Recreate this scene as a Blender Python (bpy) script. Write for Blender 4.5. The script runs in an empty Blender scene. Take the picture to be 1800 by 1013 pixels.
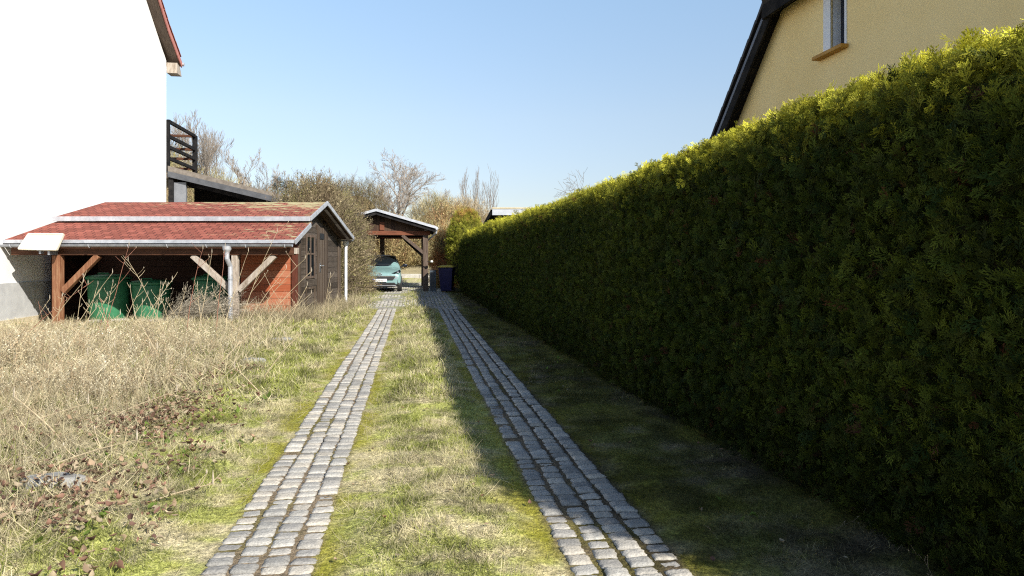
import bpy, math, random
import numpy as np
from mathutils import Vector, Matrix

random.seed(7)
RNG = np.random.default_rng(11)
S = bpy.context.scene
COL = S.collection
R = math.radians

# ------------------------------------------------------------------ noise / terrain
def _hash(ix, iy, seed):
    h = (ix.astype(np.int64) * 374761393 + iy.astype(np.int64) * 668265263 + seed * 974711) & 0xFFFFFFFF
    h = ((h ^ (h >> 13)) * 1274126177) & 0xFFFFFFFF
    h = (h ^ (h >> 16)) & 0xFFFFFFFF
    return h.astype(np.float64) / 4294967295.0

def vnoise(x, y, seed=0):
    x = np.asarray(x, float); y = np.asarray(y, float)
    ix = np.floor(x); iy = np.floor(y); fx = x - ix; fy = y - iy
    ux = fx * fx * (3 - 2 * fx); uy = fy * fy * (3 - 2 * fy)
    a = _hash(ix, iy, seed); b = _hash(ix + 1, iy, seed); c = _hash(ix, iy + 1, seed); d = _hash(ix + 1, iy + 1, seed)
    return (a * (1 - ux) + b * ux) * (1 - uy) + (c * (1 - ux) + d * ux) * uy

def fbm(x, y, seed=0, octaves=4):
    t = 0; amp = .5; tot = 0
    for k in range(octaves):
        t = t + amp * vnoise(np.asarray(x) * 2 ** k, np.asarray(y) * 2 ** k, seed + k * 17); tot += amp; amp *= .5
    return t / tot

def sstep(a, b, x):
    t = np.clip((np.asarray(x, float) - a) / (b - a), 0, 1)
    return t * t * (3 - 2 * t)

SL = .146                      # the drive runs along (-SL, 1)
TL, TR = -.69, .975            # sideways position of the two sett tracks (x + SL*y)

def lat(x, y): return np.asarray(x) + SL * np.asarray(y)
def face_x(y): return 2.35 - .165 * np.asarray(y)

def ground(x, y):
    x = np.asarray(x, float); y = np.asarray(y, float)
    t = lat(x, y)
    z = .10 * sstep(16, 25, y)
    z = z - .14 * sstep(5.6, 10, -x) * sstep(9, 13, y) * (1 - sstep(18, 22, y))
    z = z + .05 * sstep(4.2, 5.6, -x) * sstep(11, 14, y) * (1 - sstep(16, 22, y))
    on = np.minimum(np.abs(t - TL), np.abs(t - TR))
    m = sstep(.25, .5, on) * (1 - .8 * sstep(26, 28, y) * (1 - sstep(30, 34, y)))
    pav = sstep(18.2, 19, y) * sstep(-2.0, -1.6, t) * (1 - sstep(1.2, 1.5, t))
    m = m * (1 - .9 * pav)
    z = z + m * (.055 * (fbm(x * .9, y * .9, 3) - .42) + .05 * (fbm(x * 4, y * 4, 5, 3) - .45))
    z = z + m * .03 * (1 - np.clip(np.abs(t - .14) / .5, 0, 1))
    z = z + .3 * sstep(33.25, 34.3, y)
    z = z + 2.0 * sstep(34.5, 43, y - .12 * x) + .6 * sstep(45, 80, y)
    return z

def gz(x, y): return float(ground(x, y))

# ------------------------------------------------------------------ materials
def new_mat(name):
    m = bpy.data.materials.new(name); m.use_nodes = True
    nt = m.node_tree; b = nt.nodes['Principled BSDF']
    return m, nt, b

def N(nt, typ, **kw):
    n = nt.nodes.new(typ)
    for k, v in kw.items(): setattr(n, k, v)
    return n

def ramp(nt, stops):
    n = nt.nodes.new('ShaderNodeValToRGB'); e = n.color_ramp.elements
    while len(e) < len(stops): e.new(.5)
    for el, (p, c) in zip(e, stops):
        el.position = p; el.color = (c[0], c[1], c[2], 1)
    return n

def mat_noise(name, c1, c2, scale=8, rough=.8, bump=.2, bscale=None, detail=6, metallic=0, stretch=(1, 1, 1), spec=.3, dist=.02, c3=None):
    m, nt, b = new_mat(name); L = nt.links.new
    tc = N(nt, 'ShaderNodeTexCoord'); mp = N(nt, 'ShaderNodeMapping'); mp.inputs['Scale'].default_value = stretch
    L(tc.outputs['Object'], mp.inputs[0])
    n1 = N(nt, 'ShaderNodeTexNoise'); n1.inputs['Scale'].default_value = scale; n1.inputs['Detail'].default_value = detail; n1.inputs['Roughness'].default_value = .62
    L(mp.outputs[0], n1.inputs['Vector'])
    r = ramp(nt, [(.34, c1), (.66, c2)] if c3 is None else [(.3, c1), (.5, c2), (.7, c3)])
    L(n1.outputs[0], r.inputs[0]); L(r.outputs[0], b.inputs['Base Color'])
    b.inputs['Roughness'].default_value = rough; b.inputs['Metallic'].default_value = metallic
    b.inputs['Specular IOR Level'].default_value = spec
    if bump:
        n2 = N(nt, 'ShaderNodeTexNoise'); n2.inputs['Scale'].default_value = bscale or scale * 4; n2.inputs['Detail'].default_value = 5
        L(mp.outputs[0], n2.inputs['Vector'])
        bp = N(nt, 'ShaderNodeBump'); bp.inputs['Strength'].default_value = bump; bp.inputs['Distance'].default_value = dist
        L(n2.outputs[0], bp.inputs['Height']); L(bp.outputs[0], b.inputs['Normal'])
    return m

def mat_attr(name, rough=.85, trans=0.0, var=.25, scale=40, bump=0, spec=.2, fine=0):
    """colour from the mesh's own colour attribute, broken up by noise; trans lets light through leaves"""
    m, nt, b = new_mat(name); L = nt.links.new
    at = N(nt, 'ShaderNodeAttribute', attribute_name='col')
    tc = N(nt, 'ShaderNodeTexCoord')
    n1 = N(nt, 'ShaderNodeTexNoise'); n1.inputs['Scale'].default_value = scale; n1.inputs['Detail'].default_value = 5
    L(tc.outputs['Object'], n1.inputs['Vector'])
    mr = N(nt, 'ShaderNodeMapRange'); mr.inputs[1].default_value = .3; mr.inputs[2].default_value = .7
    mr.inputs[3].default_value = 1 - var; mr.inputs[4].default_value = 1 + var
    L(n1.outputs[0], mr.inputs[0])
    sc_ = mr.outputs[0]
    if fine:
        n3 = N(nt, 'ShaderNodeTexNoise'); n3.inputs['Scale'].default_value = fine; n3.inputs['Detail'].default_value = 3; L(tc.outputs['Object'], n3.inputs['Vector'])
        m3 = N(nt, 'ShaderNodeMapRange'); m3.inputs[1].default_value = .35; m3.inputs[2].default_value = .65; m3.inputs[3].default_value = .5; m3.inputs[4].default_value = 1.45; L(n3.outputs[0], m3.inputs[0])
        mm = N(nt, 'ShaderNodeMath', operation='MULTIPLY'); L(mr.outputs[0], mm.inputs[0]); L(m3.outputs[0], mm.inputs[1]); sc_ = mm.outputs[0]
    mx = N(nt, 'ShaderNodeVectorMath', operation='SCALE'); L(at.outputs['Color'], mx.inputs[0]); L(sc_, mx.inputs['Scale'])
    L(mx.outputs[0], b.inputs['Base Color']); b.inputs['Roughness'].default_value = rough
    b.inputs['Specular IOR Level'].default_value = spec
    if bump:
        bp = N(nt, 'ShaderNodeBump'); bp.inputs['Strength'].default_value = bump; bp.inputs['Distance'].default_value = .02
        L(n1.outputs[0], bp.inputs['Height']); L(bp.outputs[0], b.inputs['Normal'])
    if trans:
        tr = N(nt, 'ShaderNodeBsdfTranslucent'); L(mx.outputs[0], tr.inputs[0])
        ms = N(nt, 'ShaderNodeMixShader'); ms.inputs[0].default_value = trans
        L(b.outputs[0], ms.inputs[1]); L(tr.outputs[0], ms.inputs[2])
        L(ms.outputs[0], nt.nodes['Material Output'].inputs[0])
    return m

def mat_planks(name, c1, c2, axis='Z', pitch=.14, rough=.75, worn=None, gap=.06, spec=.25, grain_axis=None):
    """boards laid side by side along one object axis, with grain, colour per board and dark joints"""
    m, nt, b = new_mat(name); L = nt.links.new
    tc = N(nt, 'ShaderNodeTexCoord'); sp = N(nt, 'ShaderNodeSeparateXYZ'); L(tc.outputs['Object'], sp.inputs[0])
    dv = N(nt, 'ShaderNodeMath', operation='DIVIDE'); L(sp.outputs[axis], dv.inputs[0]); dv.inputs[1].default_value = pitch
    fl = N(nt, 'ShaderNodeMath', operation='FLOOR'); L(dv.outputs[0], fl.inputs[0])
    fr = N(nt, 'ShaderNodeMath', operation='FRACT'); L(dv.outputs[0], fr.inputs[0])
    wn = N(nt, 'ShaderNodeTexWhiteNoise', noise_dimensions='1D'); L(fl.outputs[0], wn.inputs['W'])
    mp = N(nt, 'ShaderNodeMapping'); ga = grain_axis or ('X' if axis == 'Z' else 'Z')
    mp.inputs['Scale'].default_value = {'X': (1.2, 1.2 if axis == 'Z' else 18, 22), 'Z': (22, 22, 1.2)}[ga]
    L(tc.outputs['Object'], mp.inputs[0])
    n1 = N(nt, 'ShaderNodeTexNoise'); n1.inputs['Scale'].default_value = 3; n1.inputs['Detail'].default_value = 7; n1.inputs['Roughness'].default_value = .65
    L(mp.outputs[0], n1.inputs['Vector'])
    ad = N(nt, 'ShaderNodeMath', operation='MULTIPLY_ADD'); L(wn.outputs[0], ad.inputs[0]); ad.inputs[1].default_value = .35
    L(n1.outputs[0], ad.inputs[2])
    stops = [(.38, c1), (.8, c2)] if worn is None else [(.35, c1), (.68, c2), (.9, worn)]
    r = ramp(nt, stops); L(ad.outputs[0], r.inputs[0])
    g1 = N(nt, 'ShaderNodeMath', operation='GREATER_THAN'); L(fr.outputs[0], g1.inputs[0]); g1.inputs[1].default_value = gap
    dk = N(nt, 'ShaderNodeMapRange'); L(g1.outputs[0], dk.inputs[0]); dk.inputs[3].default_value = .25; dk.inputs[4].default_value = 1
    mx = N(nt, 'ShaderNodeVectorMath', operation='SCALE'); L(r.outputs[0], mx.inputs[0]); L(dk.outputs[0], mx.inputs['Scale'])
    L(mx.outputs[0], b.inputs['Base Color']); b.inputs['Roughness'].default_value = rough; b.inputs['Specular IOR Level'].default_value = spec
    hh = N(nt, 'ShaderNodeMath', operation='MULTIPLY_ADD'); L(n1.outputs[0], hh.inputs[0]); hh.inputs[1].default_value = .25; L(g1.outputs[0], hh.inputs[2])
    bp = N(nt, 'ShaderNodeBump'); bp.inputs['Strength'].default_value = .6; bp.inputs['Distance'].default_value = .006
    L(hh.outputs[0], bp.inputs['Height']); L(bp.outputs[0], b.inputs['Normal'])
    return m

def mat_shingle(name):
    m, nt, b = new_mat(name); L = nt.links.new
    tc = N(nt, 'ShaderNodeTexCoord'); sp = N(nt, 'ShaderNodeSeparateXYZ'); L(tc.outputs['Object'], sp.inputs[0])
    cb = N(nt, 'ShaderNodeCombineXYZ'); L(sp.outputs['X'], cb.inputs[0]); L(sp.outputs['Y'], cb.inputs[1])
    br = N(nt, 'ShaderNodeTexBrick'); L(cb.outputs[0], br.inputs['Vector'])
    br.inputs['Scale'].default_value = 1; br.inputs['Brick Width'].default_value = .19; br.inputs['Row Height'].default_value = .13
    br.inputs['Mortar Size'].default_value = .011; br.inputs['Mortar Smooth'].default_value = .3; br.inputs['Bias'].default_value = -.1
    br.inputs['Color1'].default_value = (.20, .062, .044, 1); br.inputs['Color2'].default_value = (.33, .105, .076, 1); br.inputs['Mortar'].default_value = (.09, .028, .024, 1)
    n1 = N(nt, 'ShaderNodeTexNoise'); n1.inputs['Scale'].default_value = 60; n1.inputs['Detail'].default_value = 4; L(tc.outputs['Object'], n1.inputs['Vector'])
    n2 = N(nt, 'ShaderNodeTexNoise'); n2.inputs['Scale'].default_value = 2.2; n2.inputs['Detail'].default_value = 7; n2.inputs['Roughness'].default_value = .7
    mp = N(nt, 'ShaderNodeMapping'); mp.inputs['Scale'].default_value = (1.4, 4.5, 1); L(tc.outputs['Object'], mp.inputs[0]); L(mp.outputs[0], n2.inputs['Vector'])
    v = N(nt, 'ShaderNodeMapRange'); v.inputs[1].default_value = .3; v.inputs[2].default_value = .7; v.inputs[3].default_value = .72; v.inputs[4].default_value = 1.25
    L(n1.outputs[0], v.inputs[0])
    sc = N(nt, 'ShaderNodeVectorMath', operation='SCALE'); L(br.outputs['Color'], sc.inputs[0]); L(v.outputs[0], sc.inputs['Scale'])
    # lichen: more towards the right end and the ridge
    mr = N(nt, 'ShaderNodeMapRange'); mr.inputs[1].default_value = -2.2; mr.inputs[2].default_value = 2.6; mr.inputs[3].default_value = -.12; mr.inputs[4].default_value = .09
    L(sp.outputs['X'], mr.inputs[0])
    my = N(nt, 'ShaderNodeMapRange'); my.inputs[1].default_value = .2; my.inputs[2].default_value = 1.2; my.inputs[3].default_value = -.12; my.inputs[4].default_value = .05
    L(sp.outputs['Y'], my.inputs[0])
    a0 = N(nt, 'ShaderNodeMath', operation='ADD'); L(mr.outputs[0], a0.inputs[0]); L(my.outputs[0], a0.inputs[1])
    a1 = N(nt, 'ShaderNodeMath', operation='ADD'); L(n2.outputs[0], a1.inputs[0]); L(a0.outputs[0], a1.inputs[1])
    a2 = N(nt, 'ShaderNodeMapRange'); a2.inputs[1].default_value = .50; a2.inputs[2].default_value = .60; L(a1.outputs[0], a2.inputs[0])
    mx = N(nt, 'ShaderNodeMix', data_type='RGBA'); L(a2.outputs[0], mx.inputs['Factor']); L(sc.outputs[0], mx.inputs[6]); mx.inputs[7].default_value = (.38, .34, .19, 1)
    L(mx.outputs[2], b.inputs['Base Color']); b.inputs['Roughness'].default_value = .9; b.inputs['Specular IOR Level'].default_value = .2
    bp = N(nt, 'ShaderNodeBump'); bp.inputs['Strength'].default_value = .7; bp.inputs['Distance'].default_value = .008
    L(br.outputs['Fac'], bp.inputs['Height']); bp.invert = True; L(bp.outputs[0], b.inputs['Normal'])
    return m

def mat_plain(name, c, rough=.5, metallic=0, spec=.5, coat=0):
    m, nt, b = new_mat(name)
    b.inputs['Base Color'].default_value = (*c, 1); b.inputs['Roughness'].default_value = rough
    b.inputs['Metallic'].default_value = metallic; b.inputs['Specular IOR Level'].default_value = spec
    b.inputs['Coat Weight'].default_value = coat
    # slight dirt so that no surface is perfectly uniform
    L = nt.links.new; tc = N(nt, 'ShaderNodeTexCoord'); n1 = N(nt, 'ShaderNodeTexNoise'); n1.inputs['Scale'].default_value = 9; n1.inputs['Detail'].default_value = 6
    L(tc.outputs['Object'], n1.inputs['Vector'])
    r = ramp(nt, [(.3, tuple(x * .86 for x in c)), (.7, tuple(min(1, x * 1.08) for x in c))]); L(n1.outputs[0], r.inputs[0]); L(r.outputs[0], b.inputs['Base Color'])
    return m

M = {}
M['render_white'] = mat_noise('white_render', (.86, .85, .82), (.93, .92, .9), 3, .9, .08, 60, spec=.15, dist=.003)
M['plinth'] = mat_noise('grey_plinth', (.46, .46, .46), (.56, .56, .55), 4, .9, .4, 90, dist=.006)
M['sandstone'] = mat_noise('beige_stone', (.5, .42, .28), (.66, .58, .42), 5, .9, .5, 40)
M['render_yellow'] = mat_noise('yellow_render', (.90, .69, .33), (.97, .77, .40), .9, .92, .05, 45, spec=.12, dist=.003)
M['tile_red'] = mat_noise('red_tile', (.2, .06, .04), (.36, .13, .09), 9, .85, .3)
M['tile_dark'] = mat_noise('dark_tile', (.014, .012, .014), (.04, .034, .034), 9, .6, .3)
M['dark_wood'] = mat_planks('dark_brown_boards', (.024, .018, .013), (.065, .05, .038), 'Z', .145, worn=(.13, .105, .085), grain_axis='X')
M['dark_wood_v'] = mat_planks('dark_upright_boards', (.035, .023, .016), (.085, .06, .042), 'Y', .12, worn=(.14, .11, .085))
M['dark_wood_x'] = mat_planks('dark_upright_boards_across', (.035, .018, .012), (.09, .05, .03), 'X', .14)
M['red_boards'] = mat_planks('red_boards', (.29, .072, .03), (.39, .11, .05), 'Z', .16, gap=.045, worn=(.44, .2, .12))
M['brown_boards'] = mat_planks('brown_boards', (.022, .011, .008), (.045, .021, .014), 'Z', .15)
M['red_wood'] = mat_noise('red_brown_timber', (.14, .056, .026), (.23, .10, .05), 3, .75, .3, 30, stretch=(6, 6, .8), c3=(.34, .2, .11))
M['beam_wood'] = mat_noise('beam_timber', (.06, .024, .012), (.12, .05, .026), 3, .8, .3, 30, stretch=(.8, 6, 6))
M['grey_wood'] = mat_noise('weathered_timber', (.2, .15, .11), (.38, .32, .26), 3, .85, .4, 30, stretch=(4, 4, 1.2), c3=(.5, .44, .38))
M['carport_wood'] = mat_noise('carport_timber', (.075, .05, .036), (.15, .11, .085), 3, .85, .3, 30, stretch=(5, 5, .8))
M['carport_red'] = mat_noise('carport_red_timber', (.12, .04, .02), (.2, .07, .036), 3, .8, .3, 30, stretch=(.8, 5, 5))
M['black_wood'] = mat_noise('black_stained_timber', (.010, .010, .011), (.03, .027, .026), 5, .9, .3, 30, spec=.08)
M['zinc'] = mat_noise('zinc', (.4, .41, .44), (.6, .61, .64), 7, .45, .06, 20, metallic=.4, stretch=(1, 1, 1))
M['zinc_dull'] = mat_noise('dull_zinc', (.26, .27, .29), (.42, .43, .46), 6, .5, .06, 20, metallic=.4)
M['fascia_grey'] = mat_noise('grey_fascia', (.06, .062, .068), (.10, .103, .112), 4, .7, .1)
M['bitumen'] = mat_noise('roofing_felt', (.13, .11, .09), (.22, .19, .16), 7, .9, .3)
M['white_panel'] = mat_noise('white_sheet', (.55, .545, .53), (.68, .675, .66), 4, .55, .05, spec=.4)
M['pipe_white'] = mat_plain('white_pipe', (.82, .84, .88), .4)
M['green_plastic'] = mat_noise('green_plastic', (.022, .125, .058), (.042, .20, .095), 6, .5, .04, spec=.4)
M['green_dark'] = mat_noise('dark_green_plastic', (.012, .11, .045), (.02, .16, .07), 6, .5, .04, spec=.4)
M['concrete'] = mat_noise('concrete', (.42, .4, .36), (.62, .59, .53), 5, .95, .6, 30)
M['rubber'] = mat_plain('rubber', (.02, .02, .02), .8)
M['steel'] = mat_plain('silver_rim', (.55, .56, .58), .35, .8)
M['glass_dark'] = mat_plain('dark_glass', (.01, .013, .016), .08, 0, .3)
M['glass_house'] = mat_noise('window_glass', (.03, .04, .06), (.3, .33, .36), 1.6, .08, 0, stretch=(3, 9, .6), spec=.6)
M['car_paint'] = mat_plain('teal_paint', (.23, .375, .37), .32, .1, .5, .5)
M['car_black'] = mat_plain('black_paint', (.01, .012, .02), .2, 0, .5, .5)
M['black_plastic'] = mat_plain('black_plastic', (.02, .02, .022), .55)
M['chrome'] = mat_plain('chrome', (.75, .77, .8), .18, .9)
M['lamp'] = mat_plain('lamp_glass', (.35, .38, .42), .1, .2, .8)
M['plate'] = mat_plain('plate_white', (.85, .85, .85), .4)
M['blue'] = mat_plain('plate_blue', (.03, .08, .5), .4)
M['black'] = mat_plain('black_letters', (.01, .01, .01), .6)
M['navy'] = mat_noise('navy_plastic', (.016, .014, .06), (.028, .024, .1), 5, .5, .03)
M['yellow_lid'] = mat_noise('yellow_plastic', (.4, .3, .03), (.5, .38, .05), 5, .5, .03)
M['white_paint'] = mat_noise('white_paint', (.72, .74, .8), (.8, .82, .88), 4, .6, .05)
M['sill'] = mat_noise('ochre_sill', (.4, .2, .03), (.5, .27, .05), 6, .6, .05)
M['bark'] = mat_noise('bark', (.17, .14, .11), (.32, .28, .22), 12, .9, .5, 40, stretch=(3, 3, .8))
M['bark_pale'] = mat_noise('pale_bark', (.3, .24, .17), (.46, .38, .28), 12, .9, .3, 40)
M['stone'] = mat_noise('grey_stone', (.2, .2, .19), (.34, .33, .31), 9, .9, .5, 50)
M['sett'] = mat_attr('granite_setts', .8, 0, .22, 90, .35, .3)
M['earth'] = mat_attr('ground', .95, 0, .38, 28, .8, .1, 130)
M['leaf'] = mat_attr('leaf', .75, .32, .15, 20)
M['straw'] = mat_attr('dry_grass', .8, .25, .15, 20)
M['twig'] = mat_attr('twigs', .85, 0, .2, 12)

# ------------------------------------------------------------------ mesh helpers
class MB:
    def __init__(s, o=(0, 0, 0)): s.v = []; s.f = []; s.mi = []; s.o = Vector(o)
    def add(s, vs, fs, mi=0):
        n = len(s.v); s.v += [tuple(Vector(p) - s.o) for p in vs]
        s.f += [tuple(n + i for i in f) for f in fs]; s.mi += [mi] * len(fs); return s
    def box(s, x0, x1, y0, y1, z0, z1, mi=0):
        return s.add([(x0, y0, z0), (x1, y0, z0), (x1, y1, z0), (x0, y1, z0), (x0, y0, z1), (x1, y0, z1), (x1, y1, z1), (x0, y1, z1)],
                     [(0, 3, 2, 1), (4, 5, 6, 7), (0, 1, 5, 4), (1, 2, 6, 5), (2, 3, 7, 6), (3, 0, 4, 7)], mi)
    def beam(s, a, b, w, h, up=(0, 0, 1), mi=0):
        a = Vector(a); b = Vector(b); d = (b - a).normalized(); u = Vector(up)
        if abs(d.dot(u)) > .98: u = Vector((0, 1, 0))
        r = d.cross(u).normalized() * w / 2; u = r.cross(d).normalized() * h / 2
        vs = [a - r - u, a + r - u, a + r + u, a - r + u, b - r - u, b + r - u, b + r + u, b - r + u]
        return s.add(vs, [(0, 3, 2, 1), (4, 5, 6, 7), (0, 1, 5, 4), (1, 2, 6, 5), (2, 3, 7, 6), (3, 0, 4, 7)], mi)
    def prism(s, pts, ext, mi=0):
        n = len(pts); e = Vector(ext); a = [Vector(p) for p in pts]; b = [p + e for p in a]
        nrm = sum(((a[i] - a[0]).cross(a[(i + 1) % n] - a[0]) for i in range(n)), Vector())
        if nrm.dot(e) > 0: a.reverse(); b.reverse()
        return s.add(a + b, [tuple(range(n)), tuple(range(2 * n - 1, n - 1, -1))] + [(i, i + n, (i + 1) % n + n, (i + 1) % n) for i in range(n)], mi)
    def tube(s, pts, rad, n=8, mi=0, cap=True):
        pts = [Vector(p) for p in pts]; k = len(pts)
        if not hasattr(rad, '__len__'): rad = [rad] * k
        vs = []
        for i, p in enumerate(pts):
            d = (pts[min(i + 1, k - 1)] - pts[max(i - 1, 0)]).normalized()
            u = Vector((0, 0, 1)) if abs(d.z) < .9 else Vector((0, 1, 0))
            r = d.cross(u).normalized(); u = r.cross(d)
            vs += [p + (r * math.cos(2 * math.pi * j / n) + u * math.sin(2 * math.pi * j / n)) * rad[i] for j in range(n)]
        fs = [(i * n + j, i * n + (j + 1) % n, (i + 1) * n + (j + 1) % n, (i + 1) * n + j) for i in range(k - 1) for j in range(n)]
        if cap: fs += [tuple(range(n - 1, -1, -1)), tuple((k - 1) * n + j for j in range(n))]
        return s.add(vs, fs, mi)
    def lathe(s, c, prof, n=24, mi=0):
        c = Vector(c); vs = []
        for r, z in prof: vs += [c + Vector((r * math.cos(2 * math.pi * j / n), r * math.sin(2 * math.pi * j / n), z)) for j in range(n)]
        k = len(prof)
        fs = [(i * n + j, i * n + (j + 1) % n, (i + 1) * n + (j + 1) % n, (i + 1) * n + j) for i in range(k - 1) for j in range(n)]
        fs += [tuple(range(n - 1, -1, -1)), tuple((k - 1) * n + j for j in range(n))]
        return s.add(vs, fs, mi)
    def build(s, name, mats, parent=None, bevel=0, smooth=False, sub=0):
        me = bpy.data.meshes.new(name); me.from_pydata(s.v, [], s.f); me.update()
        for m in (mats if isinstance(mats, (list, tuple)) else [mats]): me.materials.append(m)
        if any(s.mi): me.polygons.foreach_set('material_index', s.mi)
        if smooth: me.polygons.foreach_set('use_smooth', [True] * len(me.polygons))
        ob = bpy.data.objects.new(name, me); COL.objects.link(ob)
        if parent: ob.parent = parent
        else: ob.location = s.o
        if bevel:
            b = ob.modifiers.new('bevel', 'BEVEL'); b.width = bevel; b.segments = 2; b.limit_method = 'ANGLE'; b.angle_limit = R(40)
        if sub:
            b = ob.modifiers.new('smooth', 'SUBSURF'); b.levels = sub; b.render_levels = sub
        return ob

def big_mesh(name, V, F, mat, col=None, parent=None, loc=(0, 0, 0), smooth=False):
    """numpy mesh: V (n,3), F (m,k) all with k corners, col (n,3)"""
    me = bpy.data.meshes.new(name); n = len(V); m, k = F.shape
    me.vertices.add(n); me.vertices.foreach_set('co', (V - np.array(loc)).astype(np.float32).ravel())
    me.loops.add(m * k); me.loops.foreach_set('vertex_index', F.astype(np.int32).ravel())
    me.polygons.add(m); me.polygons.foreach_set('loop_start', (np.arange(m) * k).astype(np.int32))
    me.update(calc_edges=True)
    if col is not None:
        a = me.attributes.new('col', 'FLOAT_COLOR', 'POINT')
        c = np.ones((n, 4), np.float32); c[:, :3] = col; a.data.foreach_set('color', c.ravel())
    if smooth: me.polygons.foreach_set('use_smooth', [True] * m)
    me.materials.append(mat)
    ob = bpy.data.objects.new(name, me); COL.objects.link(ob)
    if parent: ob.parent = parent
    else: ob.location = loc
    return ob

def tag(o, label=None, cat=None, group=None, kind=None):
    if label: o['label'] = label
    if cat: o['category'] = cat
    if group: o['group'] = group
    if kind: o['kind'] = kind
    return o

def empty(name, loc, rz=0):
    e = bpy.data.objects.new(name, None); COL.objects.link(e); e.location = loc; e.rotation_euler = (0, 0, rz); e.empty_display_size = .2
    return e

def scatter(protos, which, pos, axX, axY, axZ, scale, col, tip=None):
    """copies of small leaf/blade shapes baked into arrays. protos: list of (verts, quads, shade)"""
    Vs, Fs, Cs = [], [], []; off = 0
    for k, (pv, pf, ps) in enumerate(protos):
        idx = np.nonzero(which == k)[0]
        if len(idx) == 0: continue
        s = scale[idx][:, None, None]
        v = (axX[idx][:, None, :] * pv[None, :, 0:1] + axY[idx][:, None, :] * pv[None, :, 1:2] + axZ[idx][:, None, :] * pv[None, :, 2:3]) * s + pos[idx][:, None, :]
        c = col[idx][:, None, :] * ps[None, :, None]
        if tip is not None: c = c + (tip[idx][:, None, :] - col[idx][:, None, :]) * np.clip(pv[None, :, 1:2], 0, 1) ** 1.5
        f = pf[None] + (np.arange(len(idx)) * len(pv))[:, None, None] + off
        Vs.append(v.reshape(-1, 3)); Fs.append(f.reshape(-1, pf.shape[1])); Cs.append(c.reshape(-1, 3)); off += len(idx) * len(pv)
    return np.concatenate(Vs), np.concatenate(Fs), np.clip(np.concatenate(Cs), .002, 1)

def nrmz(a): return a / np.maximum(np.linalg.norm(a, axis=1, keepdims=True), 1e-9)

def frame(yaxis, rough=None):
    """random frame whose Y is the given direction"""
    n = len(yaxis); Y = nrmz(yaxis); q = RNG.normal(size=(n, 3)) if rough is None else rough
    X = nrmz(np.cross(Y, q)); Z = np.cross(X, Y)
    return X, Y, Z

# ------------------------------------------------------------------ world, sun, camera
EL, AZ = 33.5, 43.0
w = bpy.data.worlds.new('World'); S.world = w; w.use_nodes = True
nt = w.node_tree; sky = nt.nodes.new('ShaderNodeTexSky'); sky.sky_type = 'NISHITA'; sky.sun_disc = False
sky.sun_elevation = R(EL); sky.sun_rotation = R(180 - AZ); sky.air_density = 1.0; sky.dust_density = .3; sky.ozone_density = 2.0; sky.altitude = 200
tcw = nt.nodes.new('ShaderNodeTexCoord'); spw = nt.nodes.new('ShaderNodeSeparateXYZ'); nt.links.new(tcw.outputs['Generated'], spw.inputs[0])
rw = ramp(nt, [(.0, (.74, .70, .72)), (.09, (1.0, .87, .84)), (.20, (1.43, 1.22, 1.07)), (.36, (1.80, 1.66, 1.45)), (.7, (.85, .85, .85))])
for el in rw.color_ramp.elements: el.color = (el.color[0] * .7, el.color[1] * .7, el.color[2] * .7, 1)
nt.links.new(spw.outputs['Z'], rw.inputs[0])
mw = nt.nodes.new('ShaderNodeVectorMath'); mw.operation = 'MULTIPLY'; nt.links.new(sky.outputs[0], mw.inputs[0]); nt.links.new(rw.outputs[0], mw.inputs[1])
nt.links.new(mw.outputs[0], nt.nodes['Background'].inputs[0]); nt.nodes['Background'].inputs[1].default_value = .15
sun = bpy.data.lights.new('sun', 'SUN'); sun.energy = 5.0; sun.angle = R(.53); sun.color = (1, .955, .87)
so = bpy.data.objects.new('sun', sun); COL.objects.link(so)
sd = Vector((math.sin(R(AZ)) * math.cos(R(EL)), -math.cos(R(AZ)) * math.cos(R(EL)), math.sin(R(EL))))
so.rotation_euler = sd.to_track_quat('Z', 'Y').to_euler(); so.location = sd * 60
cam = bpy.data.cameras.new('camera'); co = bpy.data.objects.new('camera', cam); COL.objects.link(co)
co.location = (0, 0, 1.4); co.rotation_euler = (R(90), 0, 0); cam.lens = 24; cam.sensor_width = 36; cam.shift_y = -51.5 / 1800
cam.clip_end = 3000; cam.clip_start = .05; S.camera = co
S.view_settings.view_transform = 'Standard'; S.view_settings.look = 'None'; S.view_settings.exposure = 0
S.cycles.film_exposure = 1.45
S.cycles.use_denoising = False; S.cycles.filter_width = 1.15
S.cycles.max_bounces = 6; S.cycles.transparent_max_bounces = 8

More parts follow.
